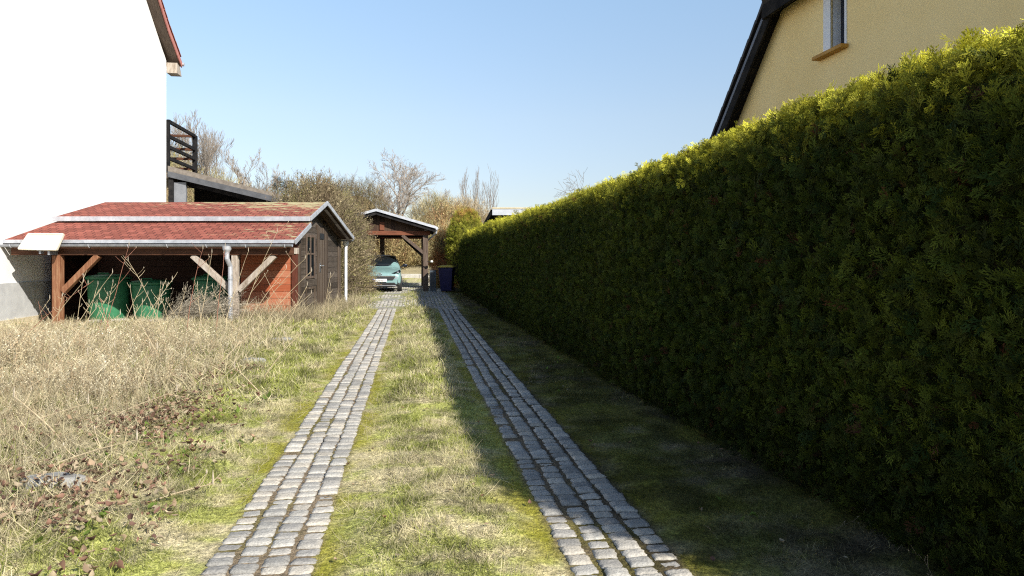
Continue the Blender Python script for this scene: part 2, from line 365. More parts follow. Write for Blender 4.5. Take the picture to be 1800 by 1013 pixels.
# ------------------------------------------------------------------ ground
STRAW = np.array([.56, .48, .29]); LAWN = np.array([.37, .38, .11]); EARTH = np.array([.17, .13, .085]); MOSS = np.array([.29, .27, .028]); GREY = np.array([.33, .32, .29])
def zones(x, y):
    t = lat(x, y); n = fbm(x * .7, y * .7, 41); n2 = fbm(x * 2.3, y * 2.3, 51)
    return t, n, n2
def field_w(x, y):
    """1 in the rough dry field on the left, 0 on the mown verge"""
    t, n, n2 = zones(x, y)
    edge = -1.75 - .35 * sstep(3, 10, y) - .5 * sstep(9, 15, y) + (n - .5) * 1.3
    return sstep(.35, -.35, -(edge - t)) if False else 1 - sstep(-.4, .4, t - edge)
def ground_col(x, y):
    t, n, n2 = zones(x, y); x = np.asarray(x); c = np.zeros(x.shape + (3,))
    hi = fbm(x * 9, y * 9, 61, 3)
    md = np.clip(.5 + (n2 - .5) * .55 + (fbm(x * 6, np.asarray(y) * 9, 64, 3) - .5) * .75 - .02, 0, 1)
    lawn = LAWN[None] * (1 - sstep(.36, .62, md)[..., None]) + (STRAW * .9)[None] * sstep(.36, .62, md)[..., None]
    lawn = lawn * (.75 + .5 * hi[..., None])
    field = (STRAW * .75)[None] * (1 - sstep(.4, .62, n2)[..., None]) + (EARTH * 1.3)[None] * sstep(.4, .62, n2)[..., None]
    fw = field_w(x, y)[..., None]
    c = lawn * (1 - fw) + field * fw
    on = np.minimum(np.abs(t - TL) - .25, np.abs(t - TR) - .28)
    mo = (1 - sstep(.02, .26, on - (n2 - .5) * .4)) * sstep(.3, .55, fbm(x * 3, np.asarray(y) * 3, 98)) * .9; mo = mo[..., None]
    c = c * (1 - mo) + MOSS[None] * mo * (.7 + .6 * hi[..., None])
    j = (1 - sstep(-.03, .02, on))[..., None]; jc = (EARTH * 1.25)[None] * (1 - sstep(.5, .7, n2)[..., None] * .6) + (MOSS * .5)[None] * sstep(.5, .7, n2)[..., None] * .6
    c = c * (1 - j) + jc * j
    # under the evergreen hedge: dark litter
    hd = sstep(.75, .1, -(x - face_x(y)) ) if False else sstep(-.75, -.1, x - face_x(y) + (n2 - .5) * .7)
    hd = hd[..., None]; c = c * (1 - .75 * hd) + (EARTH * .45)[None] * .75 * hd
    # worn paved patch near the carport
    pv = (sstep(18.0, 19.2, y + (n2 - .5)) * sstep(-2.2, -1.6, t) * (1 - sstep(1.2, 1.6, t)) * (1 - sstep(33, 34.5, y)))[..., None]
    pc = GREY[None] * (1 - .6 * sstep(.4, .6, n2)[..., None]) + (LAWN * .9)[None] * .6 * sstep(.4, .6, n2)[..., None]
    c = c * (1 - pv) + pc * pv
    rv = (sstep(1.2, 1.45, t) * sstep(.38, .6, fbm(x * 1.3, np.asarray(y) * 1.3, 67)) * (1 - pv[..., 0]) * .8)[..., None]; c = c * (1 - rv) + np.array([.26, .26, .04]) * rv
    sh_ = (sstep(.55, 1.3, t) * (1 - pv[..., 0]))[..., None]; c = c * (1 - .55 * sh_) * (1 - sh_ * .45 * (1 - sstep(.35, .6, fbm(x * 5, y * 5, 66, 3))[..., None]))  # hedge-side strip darkened: the hedge's shade is put into the ground colour
    bank = sstep(33.5, 36, y)[..., None]; c = c * (1 - bank) + ((STRAW * .8)[None] * (1 - n2[..., None] * .6)) * bank
    return c

ys = np.concatenate([np.arange(-8, 2.4, .4), np.arange(2.4, 9, .045), np.arange(9, 20, .1), np.arange(20, 46, .35), np.geomspace(46, 900, 30)])
xs = np.concatenate([-np.geomspace(600, 14.2, 26), np.arange(-14, -5, .14), np.arange(-5, 2.6, .045), np.arange(2.6, 12, .3), np.geomspace(12.3, 600, 26)])
GX, GY = np.meshgrid(xs, ys); V = np.stack([GX, GY, ground(GX, GY)], -1).reshape(-1, 3)
nx, ny = len(xs), len(ys); ii = (np.arange(ny - 1)[:, None] * nx + np.arange(nx - 1)[None]).ravel()
F = np.stack([ii, ii + 1, ii + nx + 1, ii + nx], 1)
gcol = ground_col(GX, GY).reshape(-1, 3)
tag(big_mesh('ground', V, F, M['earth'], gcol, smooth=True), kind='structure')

# ------------------------------------------------------------------ sett tracks
def sett_grid(n):
    u = np.linspace(-1, 1, n); U, W = np.meshgrid(u, u)
    r = (np.abs(U) ** 5 + np.abs(W) ** 5) ** .2
    z = 1 - np.clip((r - .78) / .22, 0, 1) ** 2 * .8
    v = np.stack([U * (1 - .04 * W ** 2), W * (1 - .04 * U ** 2), z], -1).reshape(-1, 3)
    # skirt down into the soil
    ii = (np.arange(n - 1)[:, None] * n + np.arange(n - 1)[None]).ravel()
    f = np.stack([ii, ii + 1, ii + n + 1, ii + n], 1)
    rim = [i for i in range(n)] + [i * n + n - 1 for i in range(1, n)] + [n * n - 1 - i for i in range(1, n)] + [(n - 1 - i) * n for i in range(1, n - 1)]
    sk = v[rim].copy(); sk[:, 2] = -1.2; b = len(v)
    f2 = [(rim[(i + 1) % len(rim)], rim[i], b + i, b + (i + 1) % len(rim)) for i in range(len(rim))]
    return np.concatenate([v, sk]), np.concatenate([f, np.array(f2)])

def sett_field(name, cells, n, h):
    """cells: rows of (x, y, half width, half length, turn)"""
    pv, pf = sett_grid(n); A = np.array(cells); k = len(A); m = len(pv)
    v = np.repeat(pv[None], k, 0)
    v[:, :, :2] += RNG.normal(0, .05, (k, m, 2)) * (n > 4)
    v[:, :, 2] += RNG.normal(0, .07, (k, m)) + (RNG.normal(0, .18, (k, 1)) * v[:, :, 0] + RNG.normal(0, .18, (k, 1)) * v[:, :, 1])
    lx = v[:, :, 0] * A[:, 2:3]; ly = v[:, :, 1] * A[:, 3:4]
    th = math.atan(SL) + A[:, 4:5]; cx, sx = np.cos(th), np.sin(th)
    X = A[:, 0:1] + lx * cx - ly * sx; Y = A[:, 1:2] + lx * sx + ly * cx
    Z = ground(A[:, 0], A[:, 1])[:, None] + h * v[:, :, 2] + RNG.normal(0, .0045, (k, 1))
    F = (pf[None] + (np.arange(k) * m)[:, None, None]).reshape(-1, 4)
    base = RNG.choice(np.array([[.40, .38, .34], [.45, .42, .37], [.345, .33, .30], [.45, .41, .345], [.30, .285, .26]]), k)
    base = base * RNG.uniform(.82, 1.12, (k, 1))
    c = np.repeat(base[:, None], m, 1) * RNG.uniform(.88, 1.1, (k, m, 1)); c[:, -4 * (n - 1):] *= .4
    return tag(big_mesh(name, np.stack([X, Y, Z], -1).reshape(-1, 3), F, M['sett'], c.reshape(-1, 3)), kind='structure')

def track(tc, pitch, y0, y1):
    cells = []
    for c in range(4):
        y = y0 + random.uniform(0, .1); drift = 0
        while y < y1:
            ln = random.uniform(.066, .100); drift = drift * .86 + random.uniform(-.0036, .0036)
            t = tc + (c - 1.5) * pitch + drift
            cells.append((t - SL * (y + ln / 2), y + ln / 2, random.uniform(.0515, .0600), ln / 2, random.gauss(0, .055)))
            y += ln + random.uniform(.008, .016)
    return cells
sett_field('sett_track', track(TL, .126, .6, 18.7), 7, .010)
sett_field('sett_track', track(TR, .137, .6, 18.9), 7, .010)
cells = []
for r, y in enumerate(np.arange(18.9, 32, .118)):
    for t in np.arange(-1.7, 1.25, .112):
        x = t - SL * y
        g = fbm(np.array([x * 1.1]), np.array([y * .8]), 77)[0]
        if t < .15 and g > .5 - .1 * (t < -1.1) + .1 * sstep(24, 28, y): continue
        if x > face_x(y) - .3: continue
        cells.append((x + random.uniform(-.012, .012), y + random.uniform(-.012, .012), random.uniform(.043, .052), random.uniform(.044, .054), random.gauss(0, .08)))
sett_field('paved_yard', cells, 4, .010)

# ------------------------------------------------------------------ grass, weeds, litter (nobody could count them)
def blade_proto(bend, w=.5, segs=3):
    vs = []
    for i in range(segs + 1):
        t = i / segs; ww = w * (1 - t ** 1.5) * .5 + .02
        vs += [(-ww, t, bend * t * t), (ww, t, bend * t * t)]
    f = [(2 * i, 2 * i + 1, 2 * i + 3, 2 * i + 2) for i in range(segs)]
    v = np.array(vs); v[:, 0] *= .1
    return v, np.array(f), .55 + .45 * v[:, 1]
BL = [blade_proto(b) for b in (.1, .35, .7, 1.1)]

def sample(n, xr, yr, keep):
    x = RNG.uniform(*xr, n); y = RNG.uniform(*yr, n); k = RNG.random(n) < keep(x, y)
    return x[k], y[k]

def grow(x, y, h, col, lean=.5, width=1.0, protos=BL, tip=None):
    n = len(x); d = np.stack([RNG.normal(0, lean, n), RNG.normal(0, lean, n), np.ones(n)], 1)
    X, Y, Z = frame(d); p = np.stack([x, y, ground(x, y) - .004], 1)
    X = X * (width[:, None] if hasattr(width, '__len__') else width)
    return scatter(protos, RNG.integers(0, len(protos), n), p, X, Y, Z, h, col, tip)

def joined(name, parts, mat, kind='stuff'):
    V = np.concatenate([p[0] for p in parts]); o = 0; F = []
    for p in parts: F.append(p[1] + o); o += len(p[0])
    C = np.concatenate([p[2] for p in parts])
    return tag(big_mesh(name, V, np.concatenate(F), mat, C), kind=kind)

def off_track(x, y):
    t = lat(x, y); on = np.minimum(np.abs(t - TL) - .26, np.abs(t - TR) - .29)
    g = sstep(-.02, .06, on)
    g = np.where((y > 18.6) & (t > -1.7) & (t < 1.3), g * np.where(t < .2, .35, .06) , g)
    return g

parts = []
for (n, yr, xr, h0, wd) in ((260000, (2.6, 6.5), (-4.2, 2.6), .034, 1.0), (210000, (6.5, 13), (-6.5, 1.6), .048, 1.7), (110000, (13, 27), (-7.0, .3), .065, 2.6)):
    x, y = sample(n, xr, yr, lambda x, y: off_track(x, y) * (1 - field_w(x, y) * .75) * (1 - sstep(-.7, -.1, x - face_x(y)) * .8) * (.25 + .75 * sstep(.36, .56, fbm(x * 5, y * 7, 91, 3))))
    t, nn, n2 = zones(x, y); k = len(x)
    on = np.minimum(np.abs(t - TL) - .25, np.abs(t - TR) - .28)
    md = .5 + (n2 - .5) * .55 + (fbm(x * 6, y * 9, 64, 3) - .5) * .75
    dry = sstep(.36, .62, md + RNG.normal(0, .12, k))[:, None]
    col = (np.array([.34, .37, .08]) * (1 - dry) + np.array([.70, .62, .38]) * dry) * RNG.uniform(.45, 1.3, (k, 1))
    mo = ((1 - sstep(.02, .25, on)) * .6)[:, None]; col = col * (1 - mo) + np.array([.26, .25, .04]) * mo * RNG.uniform(.7, 1.2, (k, 1))
    rv = (sstep(1.2, 1.45, t) * sstep(.38, .6, fbm(x * 1.3, y * 1.3, 67)) * .8)[:, None]; col = col * (1 - rv) + np.array([.27, .28, .05]) * rv * RNG.uniform(.5, 1.2, (k, 1))
    rs = sstep(.55, 1.3, t)[:, None]; col = col * (1 - .55 * rs) * (.55 + .75 * sstep(.3, .62, fbm(x * 5, y * 5, 66, 3)))[:, None]  # blades on the hedge side carry painted shade too
    h = h0 * RNG.uniform(.5, 1.7, k) * (.45 + .75 * sstep(0, .35, on)) * (1 - .35 * sstep(.4, 1.2, t))
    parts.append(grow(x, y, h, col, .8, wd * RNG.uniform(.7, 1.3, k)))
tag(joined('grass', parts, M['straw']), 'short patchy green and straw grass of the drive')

# moss cushions and tiny blades hugging the tracks
x, y = sample(150000, (-3.2, 2.0), (2.6, 10), lambda x, y: (np.minimum(np.abs(lat(x, y) - TL) - .25, np.abs(lat(x, y) - TR) - .28) > -.01) * np.exp(-np.maximum(np.minimum(np.abs(lat(x, y) - TL) - .25, np.abs(lat(x, y) - TR) - .28), 0) / .14) * sstep(.3, .5, fbm(x * 3, y * 3, 98)))
k = len(x); ms = grow(x, y, RNG.uniform(.008, .022, k), np.array([.27, .25, .022]) * RNG.uniform(.45, 1.15, (k, 1)) * (1 - .45 * sstep(1.0, 1.4, lat(x, y)))[:, None], .9, 3.2)  # moss on the hedge side darkened, shade held in its colour
tag(joined('moss', [ms], M['straw']), 'yellow green moss along the sett tracks')
# long bleached tufts along the middle of the drive and the near verge
parts = []
for (n, yr, xr, hh, wd) in ((24000, (2.6, 9), (-3.4, 1.0), .085, .6), (22000, (9, 19), (-6, -.5), .12, .9)):
    x, y = sample(n, xr, yr, lambda x, y: off_track(x, y) * sstep(.5, .64, fbm(x * 1.6, y * 1.2, 131)) * (1 - .8 * field_w(x, y)) * (lat(x, y) < .6))
    k = len(x); col = np.array([.62, .54, .34]) * RNG.uniform(.75, 1.15, (k, 1))
    parts.append(grow(x, y, hh * RNG.uniform(.5, 1.4, k), col, 1.5, wd))
tag(joined('dry_grass', parts, M['straw']), 'bleached dry grass tufts lying over the lawn')

# rough field: upright dead stems with side twigs, thin grass, a little green
def stem_proto(seed, twigs=7, wig=.06, w=.006):
    r = np.random.default_rng(seed); vs, fs, sh = [], [], []
    def strip(p0, p1, w0, w1, s):
        b = len(vs); d = p1 - p0; sd_ = np.cross(d, [0, .3, 1.0]); sd_ = sd_ / (np.linalg.norm(sd_) + 1e-9)
        vs.extend([p0 - sd_ * w0, p0 + sd_ * w0, p1 + sd_ * w1, p1 - sd_ * w1]); fs.append((b, b + 1, b + 2, b + 3)); sh.extend([s] * 4)
    p = np.zeros(3); pts = [p]
    for i in range(5):
        p = p + np.array([r.normal(0, wig), .2, r.normal(0, wig)]); pts.append(p)
    for i in range(5): strip(pts[i], pts[i + 1], w * (1 - i * .13), w * (1 - (i + 1) * .13), .7 + .06 * i)
    for k in range(twigs):
        i = r.integers(1, 5); f = r.random(); a = pts[i] * (1 - f) + pts[i + 1 if i < 5 else 5] * f; th = r.uniform(0, 6.28); ln = r.uniform(.08, .26)
        e = a + ln * np.array([math.cos(th) * .7, r.uniform(.35, .9), math.sin(th) * .7]); strip(a, e, w * .6, w * .4, 1.0)
        if r.random() < .6:
            q = e + np.array([r.normal(0, .012), .03, r.normal(0, .012)]); strip(e, q, w * 2.2, w * 1.2, 1.15)
    return np.array(vs), np.array(fs), np.array(sh)
ST = [stem_proto(s) for s in range(8)]
parts = []
WC = np.array([[.54, .46, .29], [.42, .35, .22], [.64, .56, .38], [.28, .22, .14], [.46, .34, .21], [.70, .63, .46]])
for (n, yr, xr, hr, wd) in ((17000, (2.7, 6.5), (-7.6, -1.0), (.06, .24), .9), (18000, (6.5, 10), (-9.8, -1.6), (.1, .32), 1.2), (12000, (10, 14.8), (-11.5, -2.6), (.1, .34), 1.7)):
    x, y = sample(n, xr, yr, lambda x, y: field_w(x, y) * (.2 + .8 * sstep(-.2, -1.6, lat(x, y) + 1.6)) * (.22 + .78 * sstep(.40, .56, fbm(x * 1.5, y * 1.5, 141))))
    k = len(x); h = RNG.uniform(*hr, k) * (1 - .5 * sstep(9.5, 13, y)) * (.45 + .55 * sstep(-1.8, -3.2, lat(x, y))) * (.45 + 1.0 * fbm(x * .8, y * .8, 151)) * 1.3
    parts.append(grow(x, y, h, WC[RNG.integers(0, 6, k)] * RNG.uniform(.75, 1.2, (k, 1)), .33, wd, ST))
tag(joined('dry_weeds', parts, M['straw']), 'matted dead weed stems filling the rough patch')
parts = []
for (n, yr, xr, hr, wd) in ((112000, (2.7, 7), (-7.6, -1.0), (.04, .16), .8), (75000, (7, 15), (-12, -1.6), (.06, .24), 1.3)):
    x, y = sample(n, xr, yr, lambda x, y: field_w(x, y) * (.3 + .7 * sstep(.35, .6, fbm(x * 1.7, y * 1.7, 161))))
    k = len(x); g = (RNG.random(k) < .06 + .45 * sstep(.52, .66, fbm(x * 1.1, y * 1.1, 171)))[:, None]
    col = np.where(g, np.array([.28, .31, .08]), np.array([.68, .59, .37])) * RNG.uniform(.55, 1.2, (k, 1))
    parts.append(grow(x, y, RNG.uniform(*hr, k), col, .9, wd))
tag(joined('field_grass', parts, M['straw']), 'pale dead grass mixed with a few green blades')

def leaf_proto(curl, wid):
    vs = []
    for i, t in enumerate((0, .3, .65, 1)):
        ww = wid * (.05, 1, .8, .08)[i]; z = curl * (t - .5) ** 2 * 2
        vs += [(-ww, t, z + abs(curl) * .35 * (ww / wid)), (0, t, z), (ww, t, z + abs(curl) * .35 * (ww / wid))]
    f = []
    for i in range(3): f += [(3 * i, 3 * i + 1, 3 * i + 4, 3 * i + 3), (3 * i + 1, 3 * i + 2, 3 * i + 5, 3 * i + 4)]
    return np.array(vs), np.array(f), np.ones(12)
LF = [leaf_proto(c, w_) for c, w_ in ((.5, .3), (-.6, .26), (.9, .34), (.2, .38))]
x, y = sample(11500, (-4.4, -.9), (2.7, 8.5), lambda x, y: np.exp(-((lat(x, y) + 2.05 + .13 * (y - 4)) / .55) ** 2) * sstep(.4, .62, fbm(x * 1.6, y * 1.6, 181)) * (lat(x, y) < -1.15))
k = len(x); LC = np.array([[.20, .115, .075], [.34, .23, .15], [.46, .37, .25], [.15, .085, .065], [.27, .15, .105], [.40, .29, .19]])
d = np.stack([RNG.normal(size=k), RNG.normal(size=k), RNG.normal(.1, .45, k)], 1); X_, Y_, Z_ = frame(d, np.stack([RNG.normal(0, .5, k), RNG.normal(0, .5, k), np.ones(k)], 1))
Zup = np.sign(Z_[:, 2:3] + 1e-6); p = np.stack([x, y, ground(x, y) + RNG.uniform(.015, .085, k)], 1)
leaves = scatter(LF, RNG.integers(0, 4, k), p, nrmz(np.cross(d, np.stack([RNG.normal(0, .35, k), RNG.normal(0, .35, k), np.ones(k)], 1))), Y_, np.cross(nrmz(np.cross(d, np.array([[0, 0, 1.]]))), Y_) * 1.0, RNG.uniform(.022, .056, k), LC[RNG.integers(0, 6, k)] * RNG.uniform(.7, 1.25, (k, 1)))
xb, yb = sample(520, (-2.2, 1.9), (2.7, 14), lambda x, y: off_track(x, y) * .4); k = len(xb)
d = np.stack([RNG.normal(size=k), RNG.normal(size=k), RNG.normal(.05, .3, k)], 1)
stray = scatter(LF, RNG.integers(0, 4, k), np.stack([xb, yb, ground(xb, yb) + .02], 1), nrmz(np.cross(d, np.array([[.1, 0, 1.]]))), nrmz(d), np.tile([0, 0, 1.], (k, 1)), RNG.uniform(.02, .04, k), LC[RNG.integers(0, 6, k)])
tag(joined('fallen_leaves', [leaves, stray], M['straw']), 'curled brown and reddish leaves along the field edge')
# low green weeds
x, y = sample(3000, (-6, 2.0), (2.7, 12), lambda x, y: off_track(x, y) * sstep(.58, .7, fbm(x * 1.4, y * 1.4, 191)) * np.where(lat(x, y) < -1.2, 1, np.where(lat(x, y) > 1.35, .5, 0)))
k = len(x); d = np.stack([RNG.normal(size=k), RNG.normal(size=k), RNG.uniform(.2, 1.1, k)], 1)
gw = scatter(LF, RNG.integers(0, 4, k), np.stack([x, y, ground(x, y) + .01], 1), nrmz(np.cross(d, np.array([[.1, 0, 1.]]))), nrmz(d), np.tile([0, 0, 1.], (k, 1)), RNG.uniform(.025, .07, k), np.array([.13, .19, .035]) * RNG.uniform(.6, 1.5, (k, 1)))
tag(joined('green_weeds', [gw], M['leaf']), 'small green broadleaf weeds among the dead stems')
# thin dead twigs on the lawn
x, y = sample(900, (-3, 1.8), (2.7, 14), lambda x, y: off_track(x, y) * (.2 + .8 * (np.abs(lat(x, y) - .35) < .45))); k = len(x)
tw = grow(x, y, RNG.uniform(.05, .22, k), np.array([.34, .25, .18]) * RNG.uniform(.6, 1.3, (k, 1)), 1.3, .7, ST)
tag(joined('lawn_twigs', [tw], M['straw']), 'thin dead twigs lying on the drive grass')

# ------------------------------------------------------------------ evergreen hedge
def frond_proto(seed, pairs=8, sub=True):
    """flat spray of scale leaves: a curved rib with forward-swept forked branchlets"""
    r = np.random.default_rng(seed); vs, fs, sh = [], [], []
    def kite(a, d, ln, wd, z0, z1, s):
        b = len(vs); d = np.array(d) / np.linalg.norm(d); q = np.array([d[1], -d[0]])
        for u, v_ in ((0, .35), (.55, 1), (1, .12), (.5, -1)):
            P = np.array(a) + d * ln * u + q * wd * v_; vs.append((P[0], P[1], z0 + (z1 - z0) * u)); sh.append(s * (.7 + .4 * u))
        fs.append((b, b + 1, b + 2, b + 3))
    kite((0, 0), (0, 1), 1.0, .022, 0, -.1, .8)
    for i in range(pairs):
        t = .06 + .88 * (i + r.uniform(-.25, .25)) / pairs
        for sg in (-1, 1):
            if r.random() < .08: continue
            ln = (.48 * (1 - t) ** .8 + .10) * r.uniform(.6, 1.25); a = (r.normal(0, .01), t); ang = r.uniform(.5, .95); zz = -.1 * t; dz = r.uniform(-.2, .12)
            d = (sg * math.sin(ang), math.cos(ang)); kite(a, d, ln, .030, zz, zz + dz, 1.0)
            if sub:
                for f, tw in ((.35, -.55), (.55, .5), (.72, -.4)):
                    if ln > .2 and r.random() < .85:
                        m_ = (d[0] * ln * f, t + d[1] * ln * f); a2 = ang + tw
                        kite(m_, (sg * math.sin(a2), math.cos(a2)), ln * r.uniform(.28, .5), .024, zz + dz * f, zz + dz * f + r.uniform(-.07, .07), 1.08)
    v = np.array(vs); v[:, 2] -= r.uniform(.05, .35) * v[:, 1] ** 2; v[:, 0] += r.uniform(-.2, .2) * v[:, 1] ** 2
    return v, np.array(fs), np.array(sh)
FR = [frond_proto(s, 7) for s in range(8)]
FL = [frond_proto(s + 20, 6, False) for s in range(6)]
G1 = np.array([.034, .055, .009]); G2 = np.array([.085, .108, .014]); GB = np.array([.09, .03, .02]); GG = np.array([.018, .040, .010]); GT = np.array([.64, .60, .065])  # GT holds the sunlit tone of the hedge top

HP = [(2.02, 1.95)] + [(float(face_x(y)), y) for y in np.arange(2.6, 22.3, .5)] + [(-1.44, 22.9), (-1.66, 23.6), (-1.80, 24.6), (-1.92, 25.8), (-2.02, 27.2), (-1.95, 27.8)]
HP = np.array(HP); HL = np.concatenate([[0], np.cumsum(np.linalg.norm(np.diff(HP, axis=0), axis=1))])
HT, HWD = 2.31, 1.1
def hedge_at(s):
    x = np.interp(s, HL, HP[:, 0]); y = np.interp(s, HL, HP[:, 1]); e = .15
    dx = np.interp(s + e, HL, HP[:, 0]) - np.interp(s - e, HL, HP[:, 0]); dy = np.interp(s + e, HL, HP[:, 1]) - np.interp(s - e, HL, HP[:, 1])
    n = np.stack([-dy, dx], -1); n = n / np.linalg.norm(n, axis=-1, keepdims=True)     # towards the drive
    return x, y, n
def hedge_surf(s, q):
    """q: 0..1 up the face, 1..2 across the top"""
    x, y, n = hedge_at(s); ht = HT + .06 * (fbm(s * .5, s * 0 + 3, 201) - .5) * 2 - .12 * sstep(21, 23.5, y)
    up = np.clip(q, 0, 1); ac = np.clip(q - 1, 0, 1); r_ = .32
    ang = np.clip((up * ht - (ht - r_)) / r_, 0, 1) * np.pi / 2
    back = np.where(up * ht > ht - r_, r_ * (1 - np.cos(ang)), 0) + ac * (HWD - r_)
    z = np.where(up * ht > ht - r_, ht - r_ + r_ * np.sin(ang), up * ht)
    z = z + ac * .05
    bul = .10 * (fbm(s * .55, z * .8, 211) - .5) + .06 * (fbm(s * 2.2, z * 2.2, 221) - .5) - .05 * (1 - sstep(0, .5, z)) - .03 * sstep(1.2, 2.2, z)
    o = np.stack([x + n[..., 0] * (bul - back), y + n[..., 1] * (bul - back), z + np.where(q > 1, bul * .6, 0)], -1)
    nn = np.stack([n[..., 0] * np.cos(ang), n[..., 1] * np.cos(ang), np.sin(ang) + (q > 1) * 0.0], -1)
    return o, nn
hedge = empty('conifer_hedge', (0, 12, gz(.3, 12)))
tag(hedge, 'tall clipped dark green conifer hedge running the whole right side of the drive', 'hedge')
HO = np.array([0, 12, gz(.3, 12)])
# inner dark body
ss = np.arange(0, HL[-1] + .01, .25); qq = np.concatenate([np.linspace(0, .85, 8), np.linspace(.9, 1, 5), np.linspace(1.2, 2, 4)])
SS, QQ = np.meshgrid(ss, qq); P_, N_ = hedge_surf(SS, QQ); P_ = P_ - N_ * .09; P_[..., 2] += ground(P_[..., 0], P_[..., 1]) - .05
gridv = P_.reshape(-1, 3); a, b = SS.shape
ii = (np.arange(a - 1)[:, None] * b + np.arange(b - 1)[None]).ravel(); gf = np.stack([ii, ii + 1, ii + b + 1, ii + b], 1)
# far side and ends
x, y, n = hedge_at(ss); bk = np.stack([x - n[:, 0] * HWD, y - n[:, 1] * HWD, ground(x, y)], -1); top = gridv.reshape(a, b, 3)[-1]
o = len(gridv); gridv = np.concatenate([gridv, bk]); lastrow = (a - 1) * b
gf = np.concatenate([gf, np.array([(lastrow + i, lastrow + i + 1, o + i + 1, o + i) for i in range(b - 1)])])
ends = []
for col_ in (0, b - 1):
    ring = [r_ * b + col_ for r_ in range(a)] + [o + (0 if col_ == 0 else b - 1)]
    ends += [(ring[0], ring[i], ring[i + 1], ring[i + 1]) for i in range(1, len(ring) - 1)]
me_core_f = [tuple(f) for f in gf] + [tuple(dict.fromkeys(e)) for e in ends]
mb = MB(HO); mb.add([tuple(v) for v in gridv], me_core_f)
M['hedge_core'] = mat_noise('hedge_inside', (.006, .007, .002), (.03, .03, .01), 14, 1, .6, 30, c3=(.05, .035, .02))  # hull blocks the view through; dark tone stands for shade between sprays
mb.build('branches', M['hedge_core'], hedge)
parts = []
def fronds(s, q, size, protos, depth=.13):
    k = len(s); p, nrm = hedge_surf(s, q); p = p - nrm * RNG.uniform(-.02, depth, (k, 1)); p[:, 2] += ground(p[:, 0], p[:, 1])
    yd = nrm * RNG.uniform(.15, .75, (k, 1)) + np.array([0, 0, 1.]) * RNG.uniform(.15, 1.0, (k, 1)) + RNG.normal(0, .45, (k, 3))
    X, Y, Z = frame(yd, nrm + RNG.normal(0, .6, (k, 3)))
    # keep the upper side of each spray outwards
    X = np.cross(Y, nrmz(nrm + RNG.normal(0, .55, (k, 3)))); X = nrmz(X); Z = np.cross(X, Y)
    pn = fbm(s * .8, q * 2.5, 231)[:, None] * .7 + RNG.random((k, 1)) * .5
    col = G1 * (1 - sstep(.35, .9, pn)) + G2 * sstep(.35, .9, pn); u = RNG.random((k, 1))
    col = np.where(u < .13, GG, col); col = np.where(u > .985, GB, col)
    tp = sstep(.86, .98, q + RNG.normal(0, .035, k))[:, None]; col = col * (1 - tp) + GT * tp * (.55 + .6 * pn)  # top sprays painted brighter yellow, sunlight put into their colour
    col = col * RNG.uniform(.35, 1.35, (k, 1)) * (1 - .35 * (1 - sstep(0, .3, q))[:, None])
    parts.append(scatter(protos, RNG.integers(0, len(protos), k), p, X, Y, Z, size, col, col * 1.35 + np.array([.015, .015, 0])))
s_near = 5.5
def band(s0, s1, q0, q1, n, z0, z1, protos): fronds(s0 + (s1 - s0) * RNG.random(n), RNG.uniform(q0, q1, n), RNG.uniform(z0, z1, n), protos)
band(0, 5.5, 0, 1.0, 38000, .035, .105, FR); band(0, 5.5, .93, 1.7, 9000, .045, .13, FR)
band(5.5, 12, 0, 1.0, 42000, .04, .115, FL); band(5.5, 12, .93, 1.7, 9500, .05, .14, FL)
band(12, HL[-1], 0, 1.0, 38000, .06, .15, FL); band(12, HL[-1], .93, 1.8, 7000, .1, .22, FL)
# near end face
n = 1600; k = n; u = RNG.random(k); zz = RNG.uniform(.05, HT, k); x = 2.02 + u * HWD; p = np.stack([x, 1.95 + 0 * u - RNG.uniform(0, .1, k), zz], 1); p[:, 2] += ground(p[:, 0], p[:, 1])
yd = np.array([0, -.7, .6]) + RNG.normal(0, .4, (k, 3)); Xa = nrmz(np.cross(nrmz(yd), np.array([0, -1., .2]) + RNG.normal(0, .5, (k, 3)))); Ya = nrmz(yd)
col = G1 * RNG.uniform(.7, 1.6, (k, 1)); parts.append(scatter(FL, RNG.integers(0, 6, k), p, Xa, Ya, np.cross(Xa, Ya), RNG.uniform(.1, .2, k), col, col * 1.3))
V = np.concatenate([p[0] for p in parts]); o = 0; Fc = []
for p in parts: Fc.append(p[1] + o); o += len(p[0])
big_mesh('foliage', V, np.concatenate(Fc), M['leaf'], np.concatenate([p[2] for p in parts]), hedge, tuple(HO))

# ------------------------------------------------------------------ shrubs: rounded conifer, twiggy screens, dry brush
def lump_points(n, c, r, power=2.5, top_only=True):
    d = nrmz(RNG.normal(size=(n, 3)))
    if top_only: d[:, 2] = np.abs(d[:, 2]) * np.where(RNG.random(n) < .75, 1, -1)
    return d
def lumpy(d, seed, amp):
    th = np.arctan2(d[:, 1], d[:, 0]); return 1 + amp * (fbm(th * 1.3 + 9, d[:, 2] * 2.4 + 9, seed) - .5) * 2

